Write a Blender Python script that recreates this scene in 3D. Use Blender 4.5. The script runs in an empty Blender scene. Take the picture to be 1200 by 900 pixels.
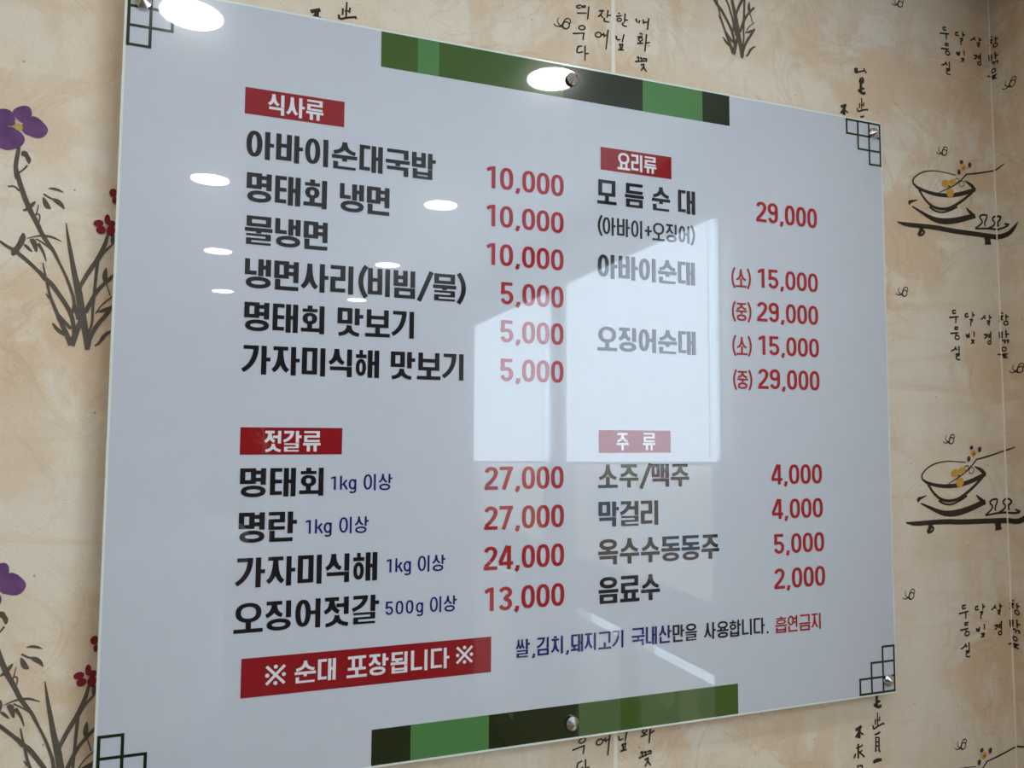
# Restaurant menu board on a wallpapered wall, with the room it reflects.
import bpy, bmesh, math, random
from mathutils import Vector, Matrix
S = bpy.context.scene
COL = S.collection
random.seed(7)
# ------------------------------------------------------------------ camera
cam_d = bpy.data.cameras.new('camera'); cam = bpy.data.objects.new('camera', cam_d); COL.objects.link(cam)
cam_d.sensor_fit = 'HORIZONTAL'; cam_d.sensor_width = 36.0; cam_d.lens = 884.298 / 1200 * 36.0
cam_d.clip_start = 0.02; cam_d.clip_end = 100
CR = Vector((0.94043546, -0.33992166, 0.00586652)); CU = Vector((-0.0282285, -0.06087812, 0.99774596)); CF = Vector((0.33879832, 0.93848128, 0.06684742))
CP = Vector((0.14916, -1.01845, 0.43688))
cam.matrix_world = Matrix(((CR.x, CU.x, -CF.x, CP.x), (CR.y, CU.y, -CF.y, CP.y), (CR.z, CU.z, -CF.z, CP.z), (0, 0, 0, 1)))
S.camera = cam
# ------------------------------------------------------------------ world (bright overcast daylight outside the windows)
wd = bpy.data.worlds.new('daylight'); S.world = wd; wd.use_nodes = True
wd.node_tree.nodes['Background'].inputs[0].default_value = (0.74, 0.90, 1.0, 1)
wd.node_tree.nodes['Background'].inputs[1].default_value = 6.0
LAMP_STRENGTH = 58.0      # radiance of the ceiling lights
BLIND_LIGHT = 6.7         # daylight glowing through the blinds
FILM_LIGHT = 1.05         # daylight glowing through the printed film
S.cycles.max_bounces = 8; S.cycles.diffuse_bounces = 4; S.cycles.glossy_bounces = 4
S.view_settings.view_transform = 'Standard'; S.view_settings.look = 'None'
S.view_settings.exposure = 0.10; S.view_settings.gamma = 1.0; S.view_settings.use_curve_mapping = False
# ------------------------------------------------------------------ room measures (metres; x right along the wall, z up, board front at y = 0)
BW, BH = 1.22, 1.0
YW, XR, XL, YF, ZF, ZC = 0.027, 1.534, -3.2, -6.4, -1.2, 1.349

# ------------------------------------------------------------------ helpers
def tag(o, label=None, cat=None, group=None, kind=None):
    if label: o['label'] = label
    if cat: o['category'] = cat
    if group: o['group'] = group
    if kind: o['kind'] = kind
    return o
def empty(name, loc=(0, 0, 0), rz=0.0):
    o = bpy.data.objects.new(name, None); COL.objects.link(o); o.location = loc; o.rotation_euler = (0, 0, rz); o.empty_display_size = .05
    return o
def link(name, me, mats, parent=None, loc=None):
    if not isinstance(mats, (list, tuple)): mats = [mats]
    if not me.materials:
        for m in mats: me.materials.append(m)
    o = bpy.data.objects.new(name, me); COL.objects.link(o)
    if parent: o.parent = parent
    if loc: o.location = loc
    return o
class MB:
    """collects polygons into one mesh"""
    def __init__(s): s.v = []; s.f = []; s.m = []; s.smooth = []
    def poly(s, pts, mi=0, sm=False):
        b = len(s.v); s.v += [tuple(p) for p in pts]; s.f.append(tuple(range(b, b + len(pts)))); s.m.append(mi); s.smooth.append(sm)
    def box(s, x0, x1, y0, y1, z0, z1, mi=0):
        b = len(s.v); s.v += [(x, y, z) for x in (x0, x1) for y in (y0, y1) for z in (z0, z1)]
        for f in ((0, 1, 3, 2), (4, 6, 7, 5), (0, 4, 5, 1), (2, 3, 7, 6), (0, 2, 6, 4), (1, 5, 7, 3)):
            s.f.append(tuple(b + i for i in f)); s.m.append(mi); s.smooth.append(False)
    def lathe(s, prof, n=24, origin=(0, 0, 0), axis='z', mi=0, sm=True):
        """prof: list of (radius, height along the axis)"""
        b = len(s.v); ox, oy, oz = origin
        for r, h in prof:
            for i in range(n):
                a = 2 * math.pi * i / n; c, d = r * math.cos(a), r * math.sin(a)
                s.v.append((ox + c, oy + d, oz + h) if axis == 'z' else (ox + c, oy + h, oz + d) if axis == 'y' else (ox + h, oy + c, oz + d))
        for j in range(len(prof) - 1):
            for i in range(n):
                k = (i + 1) % n
                s.f.append((b + j * n + i, b + j * n + k, b + (j + 1) * n + k, b + (j + 1) * n + i)); s.m.append(mi); s.smooth.append(sm)
        for j in (0, len(prof) - 1):
            if prof[j][0] > 1e-5: s.f.append(tuple(b + j * n + i for i in range(n))); s.m.append(mi); s.smooth.append(False)
    def tube(s, pts, r, n=8, mi=0):
        pts = [Vector(p) for p in pts]; rr = r if isinstance(r, (list, tuple)) else [r] * len(pts); b = len(s.v)
        for i, p in enumerate(pts):
            d = (pts[min(i + 1, len(pts) - 1)] - pts[max(i - 1, 0)]).normalized()
            a = d.orthogonal().normalized() if abs(d.z) > .95 else d.cross(Vector((0, 0, 1))).normalized(); c = d.cross(a)
            for k in range(n):
                t = 2 * math.pi * k / n; s.v.append(tuple(p + rr[i] * (math.cos(t) * a + math.sin(t) * c)))
        for i in range(len(pts) - 1):
            for k in range(n):
                q = (k + 1) % n; s.f.append((b + i * n + k, b + i * n + q, b + (i + 1) * n + q, b + (i + 1) * n + k)); s.m.append(mi); s.smooth.append(True)
        s.f.append(tuple(b + k for k in range(n))); s.f.append(tuple(b + (len(pts) - 1) * n + k for k in range(n))); s.m += [mi, mi]; s.smooth += [False, False]
    def mesh(s, name, fix=True):
        me = bpy.data.meshes.new(name); me.from_pydata(s.v, [], s.f); me.update()
        for p, mi, sm in zip(me.polygons, s.m, s.smooth): p.material_index = mi; p.use_smooth = sm
        if fix:
            bm = bmesh.new(); bm.from_mesh(me); bmesh.ops.remove_doubles(bm, verts=bm.verts, dist=1e-6); bmesh.ops.recalc_face_normals(bm, faces=bm.faces); bm.to_mesh(me); bm.free()
        return me
    def build(s, name, mats, parent=None, loc=None, fix=True):
        return link(name, s.mesh(name, fix), mats, parent, loc)
def bevel(o, w, seg=2):
    m = o.modifiers.new('bevel', 'BEVEL'); m.width = w; m.segments = seg; m.limit_method = 'ANGLE'; return o

# ------------------------------------------------------------------ materials
def mat(name, col, rough=.5, metal=0.0, vary=.06, scale=12.0, bump=0.0, coat=0.0, coat_rough=.02, spec=.5, subsurf=0.0):
    """plain surface whose colour drifts a little with a noise texture"""
    m = bpy.data.materials.new(name); m.use_nodes = True; nt = m.node_tree; b = nt.nodes['Principled BSDF']
    tc = nt.nodes.new('ShaderNodeTexCoord'); no = nt.nodes.new('ShaderNodeTexNoise'); no.inputs['Scale'].default_value = scale; no.inputs['Detail'].default_value = 5
    nt.links.new(tc.outputs['Object'], no.inputs['Vector'])
    mx = nt.nodes.new('ShaderNodeMix'); mx.data_type = 'RGBA'
    mx.inputs[6].default_value = tuple(max(0, c * (1 - vary)) for c in col) + (1,); mx.inputs[7].default_value = tuple(min(1, c * (1 + vary)) for c in col) + (1,)
    nt.links.new(no.outputs['Fac'], mx.inputs[0]); nt.links.new(mx.outputs[2], b.inputs['Base Color'])
    b.inputs['Roughness'].default_value = rough; b.inputs['Metallic'].default_value = metal; b.inputs['Specular IOR Level'].default_value = spec
    if coat: b.inputs['Coat Weight'].default_value = coat; b.inputs['Coat Roughness'].default_value = coat_rough
    if bump:
        bp = nt.nodes.new('ShaderNodeBump'); bp.inputs['Strength'].default_value = bump; bp.inputs['Distance'].default_value = .002
        nt.links.new(no.outputs['Fac'], bp.inputs['Height']); nt.links.new(bp.outputs['Normal'], b.inputs['Normal'])
    return m
def print_mat(name, col):
    """ink under the acrylic face: clear mirror coat over a slightly hazy gloss"""
    return mat(name, col, rough=HAZE_ROUGH, vary=.03, scale=30, coat=1.0, coat_rough=.012, spec=HAZE)
HAZE, HAZE_ROUGH = .12, .17
M = {}
M['sheet'] = print_mat('print_white', (.51, .55, .605))
M['black'] = print_mat('print_black', (.012, .012, .014)); M['red'] = print_mat('print_red', (.33, .012, .018)); M['redbar'] = print_mat('print_red_bar', (.25, .010, .014))
M['navy'] = print_mat('print_navy', (.02, .015, .13)); M['white'] = print_mat('print_lettering_white', (.68, .68, .70))
M['dark'] = print_mat('print_dark_green', (.013, .022, .006)); M['olive'] = print_mat('print_olive_green', (.042, .095, .012)); M['leaf'] = print_mat('print_leaf_green', (.070, .200, .060))
M['acrylic'] = mat('acrylic_edge', (.70, .76, .70), rough=.15, vary=.03, coat=1.0, spec=.5)
M['chrome'] = mat('polished_chrome', (.72, .72, .74), rough=.14, metal=1.0, vary=.03)
M['ink'] = mat('wallpaper_ink', (.042, .030, .021), rough=.75, vary=.35, scale=160, spec=.2)
M['petal'] = mat('wallpaper_violet', (.135, .062, .165), rough=.75, vary=.75, scale=38, spec=.2)
M['stamen'] = mat('wallpaper_stamen', (.50, .36, .10), rough=.75, vary=.3, scale=120, spec=.2)
M['wred'] = mat('wallpaper_red', (.20, .014, .020), rough=.75, vary=.3, scale=90, spec=.2)
M['yellow'] = mat('wallpaper_yellow', (.60, .36, .06), rough=.75, vary=.25, scale=90, spec=.2); M['brown'] = mat('wallpaper_brown', (.22, .09, .03), rough=.75, spec=.2); M['plum'] = mat('wallpaper_plum', (.09, .03, .06), rough=.75, spec=.2)
M['sumi'] = mat('wallpaper_grey_ink', (.105, .088, .066), rough=.75, vary=.35, scale=120, spec=.2); M['seam'] = mat('paper_seam', (.79, .73, .615), rough=.6, vary=.03)
MOT = {'ink': M['ink'], 'sumi': M['sumi'], 'petal': M['petal'], 'stamen': M['stamen'], 'red': M['wred'], 'yellow': M['yellow'], 'brown': M['brown'], 'plum': M['plum']}
M['plaster'] = mat('white_paint', (.74, .74, .74), rough=.75, vary=.02, scale=4, bump=.05)
M['trim'] = mat('window_trim_white', (.78, .79, .80), rough=.4, vary=.02)
M['dim_wall'] = mat('darkened_far_wall', (.12, .09, .065), rough=.5, vary=.2, scale=3)  # unseen far wall, coloured dark to deepen what the board reflects
M['floor'] = mat('floor_vinyl', (.22, .16, .11), rough=.45, vary=.25, scale=9)

def wallpaper():
    m = bpy.data.materials.new('mottled_wallpaper'); m.use_nodes = True; nt = m.node_tree; N = nt.nodes.new; L = nt.links.new; b = nt.nodes['Principled BSDF']
    geo = N('ShaderNodeNewGeometry'); sx = N('ShaderNodeSeparateXYZ'); L(geo.outputs['Position'], sx.inputs[0])
    u = N('ShaderNodeMath'); u.operation = 'SUBTRACT'; L(sx.outputs[0], u.inputs[0]); L(sx.outputs[1], u.inputs[1])
    cb = N('ShaderNodeCombineXYZ'); L(u.outputs[0], cb.inputs[0]); L(sx.outputs[2], cb.inputs[1])
    def noise(sc, det, dist, stretch=(1, 1, 1), off=0.0, rough=.5):
        mp = N('ShaderNodeMapping'); mp.inputs['Scale'].default_value = stretch; mp.inputs['Location'].default_value = (off, off * .7, 0); L(cb.outputs[0], mp.inputs[0])
        n = N('ShaderNodeTexNoise'); n.noise_dimensions = '2D'; n.inputs['Scale'].default_value = sc; n.inputs['Detail'].default_value = det; n.inputs['Distortion'].default_value = dist; n.inputs['Roughness'].default_value = rough
        L(mp.outputs[0], n.inputs['Vector']); return n.outputs['Fac']
    def ramp(f, stops):
        r = N('ShaderNodeValToRGB'); L(f, r.inputs[0]); e = r.color_ramp.elements
        while len(e) < len(stops): e.new(.5)
        for el, (p, c) in zip(e, stops): el.position = p; el.color = tuple(c) + (1,) if len(c) == 3 else c
        return r.outputs[0]
    def mix(f, a, c, mode='MIX'):
        x = N('ShaderNodeMix'); x.data_type = 'RGBA'; x.blend_type = mode
        if isinstance(f, float): x.inputs[0].default_value = f
        else: L(f, x.inputs[0])
        for i, v in ((6, a), (7, c)):
            if isinstance(v, tuple): x.inputs[i].default_value = v + (1,)
            else: L(v, x.inputs[i])
        return x.outputs[2]
    g = lambda v: (v, v, v)
    big = noise(1.9, 3, .5, (1, 1, 1), 3.1)
    base = mix(ramp(noise(2.6, 4, .3, (1, 1, 1), 6.2), [(.35, g(0)), (.65, g(1))]), (.735, .672, .560), (.735, .640, .500))
    patch = ramp(big, [(.36, g(.18)), (.58, g(1))])
    def mul(a, c):
        q = N('ShaderNodeMath'); q.operation = 'MULTIPLY'; L(a, q.inputs[0])
        if isinstance(c, float): q.inputs[1].default_value = c
        else: L(c, q.inputs[1])
        return q.outputs[0]
    # soft tan stains, blocky and streaked, gathered in patches
    blot = ramp(noise(6.5, 8, .35, (1, 1.15, 1), 1.4, .62), [(.45, g(0)), (.57, g(1))])
    c1 = mix(mul(mul(blot, patch), .80), base, (.66, .49, .315))
    streak = ramp(noise(5.0, 6, .3, (2.6, .8, 1), 4.4, .6), [(.52, g(0)), (.62, g(1))]); c1 = mix(mul(mul(streak, patch), .50), c1, (.64, .475, .305))
    # thin darker rims where the wet paper dried
    rim = ramp(noise(6.5, 5, .9, (1.0, 1.0, 1), 8.3, .55), [(.470, g(0)), (.492, g(1)), (.515, g(0))])
    c2 = mix(mul(mul(rim, patch), .38), c1, (.54, .385, .225))
    # faint long level smears
    c3 = mix(ramp(noise(3.2, 4, .6, (1, 6.5, 1), 5.7), [(.52, g(0)), (.70, g(.5))]), c2, (.65, .51, .35))
    # paper fibre and a few dark flecks
    fib = noise(260, 2, 0, (1, 2.2, 1), 1.9); c4 = mix(ramp(fib, [(.3, g(.93)), (.7, g(1.05))]), (0.0, 0.0, 0.0), c3)
    vo = N('ShaderNodeTexVoronoi'); vo.voronoi_dimensions = '2D'; vo.inputs['Scale'].default_value = 7; L(cb.outputs[0], vo.inputs['Vector'])
    c5 = mix(ramp(vo.outputs['Distance'], [(.0, g(.8)), (.006, g(.7)), (.011, g(0))]), c4, (.16, .10, .06))
    L(c5, b.inputs['Base Color']); b.inputs['Roughness'].default_value = .62; b.inputs['Specular IOR Level'].default_value = .3
    bp = N('ShaderNodeBump'); bp.inputs['Strength'].default_value = .12; bp.inputs['Distance'].default_value = .001; L(fib, bp.inputs['Height']); L(bp.outputs[0], b.inputs['Normal'])
    return m
M['paper'] = wallpaper()
def lit_mat(name, col, light, vary=.05, scale=6):
    """window covering with the daylight glowing through it"""
    m = mat(name, tuple(.6 * c for c in col), rough=.8, vary=vary, scale=scale, spec=.2); b = m.node_tree.nodes['Principled BSDF']
    b.inputs['Emission Color'].default_value = tuple(col) + (1,); b.inputs['Emission Strength'].default_value = light; return m
M['blind'] = lit_mat('blind_fabric', (.72, .86, 1.0), BLIND_LIGHT)
M['film'] = lit_mat('window_film_yellow', (1.0, .94, .74), FILM_LIGHT)
M['film_low'] = lit_mat('lower_film_pale', (.95, .97, .95), .45); M['film_low_pic'] = lit_mat('lower_film_picture', (1.0, .95, .82), .75)
M['film_blue'] = lit_mat('film_print_blue', (.60, .80, 1.0), FILM_LIGHT); M['film_pink'] = lit_mat('film_print_pink', (1.0, .62, .66), FILM_LIGHT); M['film_white'] = lit_mat('film_print_white', (1.0, .97, .90), FILM_LIGHT)
def glass():
    """thin clear pane: mostly see-through, mirror-like at grazing angles"""
    m = bpy.data.materials.new('window_glass'); m.use_nodes = True; nt = m.node_tree; nt.nodes.remove(nt.nodes['Principled BSDF'])
    lw = nt.nodes.new('ShaderNodeLayerWeight'); lw.inputs[0].default_value = .5
    pw = nt.nodes.new('ShaderNodeMath'); pw.operation = 'POWER'; pw.inputs[1].default_value = 5; nt.links.new(lw.outputs['Facing'], pw.inputs[0])
    ml = nt.nodes.new('ShaderNodeMath'); ml.operation = 'MULTIPLY_ADD'; ml.inputs[1].default_value = .9; ml.inputs[2].default_value = .04; nt.links.new(pw.outputs[0], ml.inputs[0])
    t = nt.nodes.new('ShaderNodeBsdfTransparent'); g = nt.nodes.new('ShaderNodeBsdfGlossy'); g.inputs['Roughness'].default_value = .01
    ms = nt.nodes.new('ShaderNodeMixShader'); nt.links.new(ml.outputs[0], ms.inputs[0]); nt.links.new(t.outputs[0], ms.inputs[1]); nt.links.new(g.outputs[0], ms.inputs[2]); nt.links.new(ms.outputs[0], nt.nodes['Material Output'].inputs[0])
    return m
M['glass'] = glass()
def lamp_mat():
    m = bpy.data.materials.new('lit_diffuser'); m.use_nodes = True; b = m.node_tree.nodes['Principled BSDF']
    b.inputs['Base Color'].default_value = (.9, .9, .9, 1); b.inputs['Emission Color'].default_value = (1, .975, .94, 1); b.inputs['Emission Strength'].default_value = LAMP_STRENGTH; return m
M['lamp'] = lamp_mat()
TEXTS = [
 ('dish_name', '아바이순대국밥', 'dish', 0.1482, 0.4002, 0.7936, 0.8309),
 ('dish_name', '명태회 냉면', 'dish', 0.1498, 0.3355, 0.736, 0.7744),
 ('dish_name', '물냉면', 'dish', 0.1493, 0.2534, 0.6802, 0.7177),
 ('dish_name', '냉면사리(비빔/물)', 'dish', 0.1509, 0.4449, 0.6232, 0.6614),
 ('dish_name', '명태회 맛보기', 'dish', 0.1516, 0.3723, 0.5677, 0.6049),
 ('dish_name', '가자미식해 맛보기', 'dish', 0.1513, 0.4439, 0.5119, 0.5491),
 ('price', '10,000', 'price', 0.4766, 0.5971, 0.7927, 0.8253),
 ('price', '10,000', 'price', 0.4768, 0.5971, 0.7367, 0.7685),
 ('price', '10,000', 'price', 0.4771, 0.5971, 0.6802, 0.7121),
 ('price', '5,000', 'price', 0.498, 0.5972, 0.6242, 0.6566),
 ('price', '5,000', 'price', 0.4984, 0.5972, 0.5692, 0.6012),
 ('price', '5,000', 'price', 0.4986, 0.5973, 0.5132, 0.5456),
 ('dish_name', '명태회', 'dish', 0.1525, 0.2553, 0.3559, 0.3922),
 ('weight_note', '1kg 이상', 'note', 0.2648, 0.3459, 0.3614, 0.3832),
 ('dish_name', '명란', 'dish', 0.1525, 0.223, 0.2988, 0.3365),
 ('weight_note', '1kg 이상', 'note', 0.234, 0.3152, 0.3057, 0.3274),
 ('dish_name', '가자미식해', 'dish', 0.1514, 0.3275, 0.2428, 0.2799),
 ('weight_note', '1kg 이상', 'note', 0.3401, 0.4208, 0.2502, 0.2722),
 ('dish_name', '오징어젓갈', 'dish', 0.15, 0.3308, 0.1874, 0.2242),
 ('weight_note', '500g 이상', 'note', 0.3394, 0.4376, 0.1947, 0.2161),
 ('price', '27,000', 'price', 0.4764, 0.5977, 0.359, 0.3913),
 ('price', '27,000', 'price', 0.4763, 0.5983, 0.3032, 0.3358),
 ('price', '24,000', 'price', 0.4762, 0.5985, 0.2474, 0.28),
 ('price', '13,000', 'price', 0.4787, 0.5989, 0.1909, 0.2233),
 ('dish_name', '모 듬 순 대', 'dish', 0.653, 0.8267, 0.7893, 0.8271),
 ('dish_note', '(아바이+오징어)', 'light', 0.6523, 0.8257, 0.7413, 0.7695),
 ('dish_name', '아바이순대', 'dish', 0.6536, 0.825, 0.6748, 0.7114),
 ('dish_name', '오징어순대', 'dish', 0.653, 0.8252, 0.5641, 0.6008),
 ('dish_name', '소주/맥주', 'dish', 0.6536, 0.8108, 0.3583, 0.3929),
 ('dish_name', '막걸리', 'dish', 0.6543, 0.7551, 0.3011, 0.3379),
 ('dish_name', '옥수수동동주', 'dish', 0.6538, 0.8642, 0.2451, 0.2827),
 ('dish_name', '음료수', 'dish', 0.6541, 0.7572, 0.1888, 0.2273),
 ('price', '29,000', 'price', 0.9446, 1.0698, 0.7912, 0.8254),
 ('size_note', '(소)', 'size', 0.8927, 0.9315, 0.6786, 0.7084),
 ('price', '15,000', 'price', 0.9462, 1.0687, 0.6808, 0.7128),
 ('size_note', '(중)', 'size', 0.8927, 0.9316, 0.6235, 0.653),
 ('price', '29,000', 'price', 0.9431, 1.0679, 0.6248, 0.6572),
 ('size_note', '(소)', 'size', 0.8926, 0.9311, 0.5677, 0.5973),
 ('price', '15,000', 'price', 0.9457, 1.0681, 0.5697, 0.6014),
 ('size_note', '(중)', 'size', 0.8933, 0.9312, 0.5126, 0.5419),
 ('price', '29,000', 'price', 0.943, 1.0679, 0.5138, 0.5466),
 ('price', '4,000', 'price', 0.9665, 1.0687, 0.3583, 0.3906),
 ('price', '4,000', 'price', 0.9666, 1.069, 0.3025, 0.3346),
 ('price', '5,000', 'price', 0.9685, 1.0703, 0.2465, 0.2783),
 ('price', '2,000', 'price', 0.9683, 1.0708, 0.1905, 0.2231),
 ('footnote', '쌀,김치,돼지고기', 'foot_navy', 0.5252, 0.6947, 0.1234, 0.1484),
 ('footnote', '국내산', 'foot_navy', 0.7086, 0.7767, 0.1233, 0.1495),
 ('footnote', '만을', 'foot_black', 0.7789, 0.8218, 0.1232, 0.1485),
 ('footnote', '사용합니다.', 'foot_black', 0.8352, 0.9552, 0.1223, 0.1477),
 ('footnote', '흡연금지', 'foot_red', 0.969, 1.0596, 0.1208, 0.1465),
]
BARS = [
 ('heading_bar', 0.1447, 0.2721, 0.8518, 0.8873, [('식사류', 'head', 0.1739, 0.2443, 0.8555, 0.8829)]),
 ('heading_bar', 0.1511, 0.2782, 0.4094, 0.4442, [('젓갈류', 'head', 0.1809, 0.2504, 0.4133, 0.4399)]),
 ('heading_bar', 0.6587, 0.7837, 0.8425, 0.8783, [('요리류', 'head', 0.6876, 0.7561, 0.8468, 0.8736)]),
 ('heading_bar', 0.6551, 0.7782, 0.4104, 0.4443, [('주', 'head', 0.684, 0.7047, 0.4143, 0.4404), ('류', 'head', 0.7292, 0.7509, 0.4142, 0.4406)]),
 ('notice_bar', 0.1603, 0.4881, 0.1076, 0.1559, [('※', 'head', 0.1891, 0.2141, 0.12, 0.1452), ('순대 포장됩니다', 'head', 0.2248, 0.4279, 0.1193, 0.1466), ('※', 'head', 0.4372, 0.4618, 0.1227, 0.1469)]),
]
STRIPES = [('olive', 0.3206, 0.3722, 0.9458, 0.9962), ('leaf', 0.3722, 0.4032, 0.9458, 0.9962), ('olive', 0.4032, 0.5973, 0.9458, 0.9962), ('dark', 0.5973, 0.7327, 0.9458, 0.9962), ('leaf', 0.7327, 0.8428, 0.9458, 0.9962), ('dark', 0.8428, 0.8947, 0.9458, 0.9962), ('dark', 0.3241, 0.376, 0.0032, 0.0494), ('leaf', 0.376, 0.4856, 0.0032, 0.0494), ('dark', 0.4856, 0.6219, 0.0032, 0.0494), ('olive', 0.6219, 0.896, 0.0032, 0.0494)]
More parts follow.
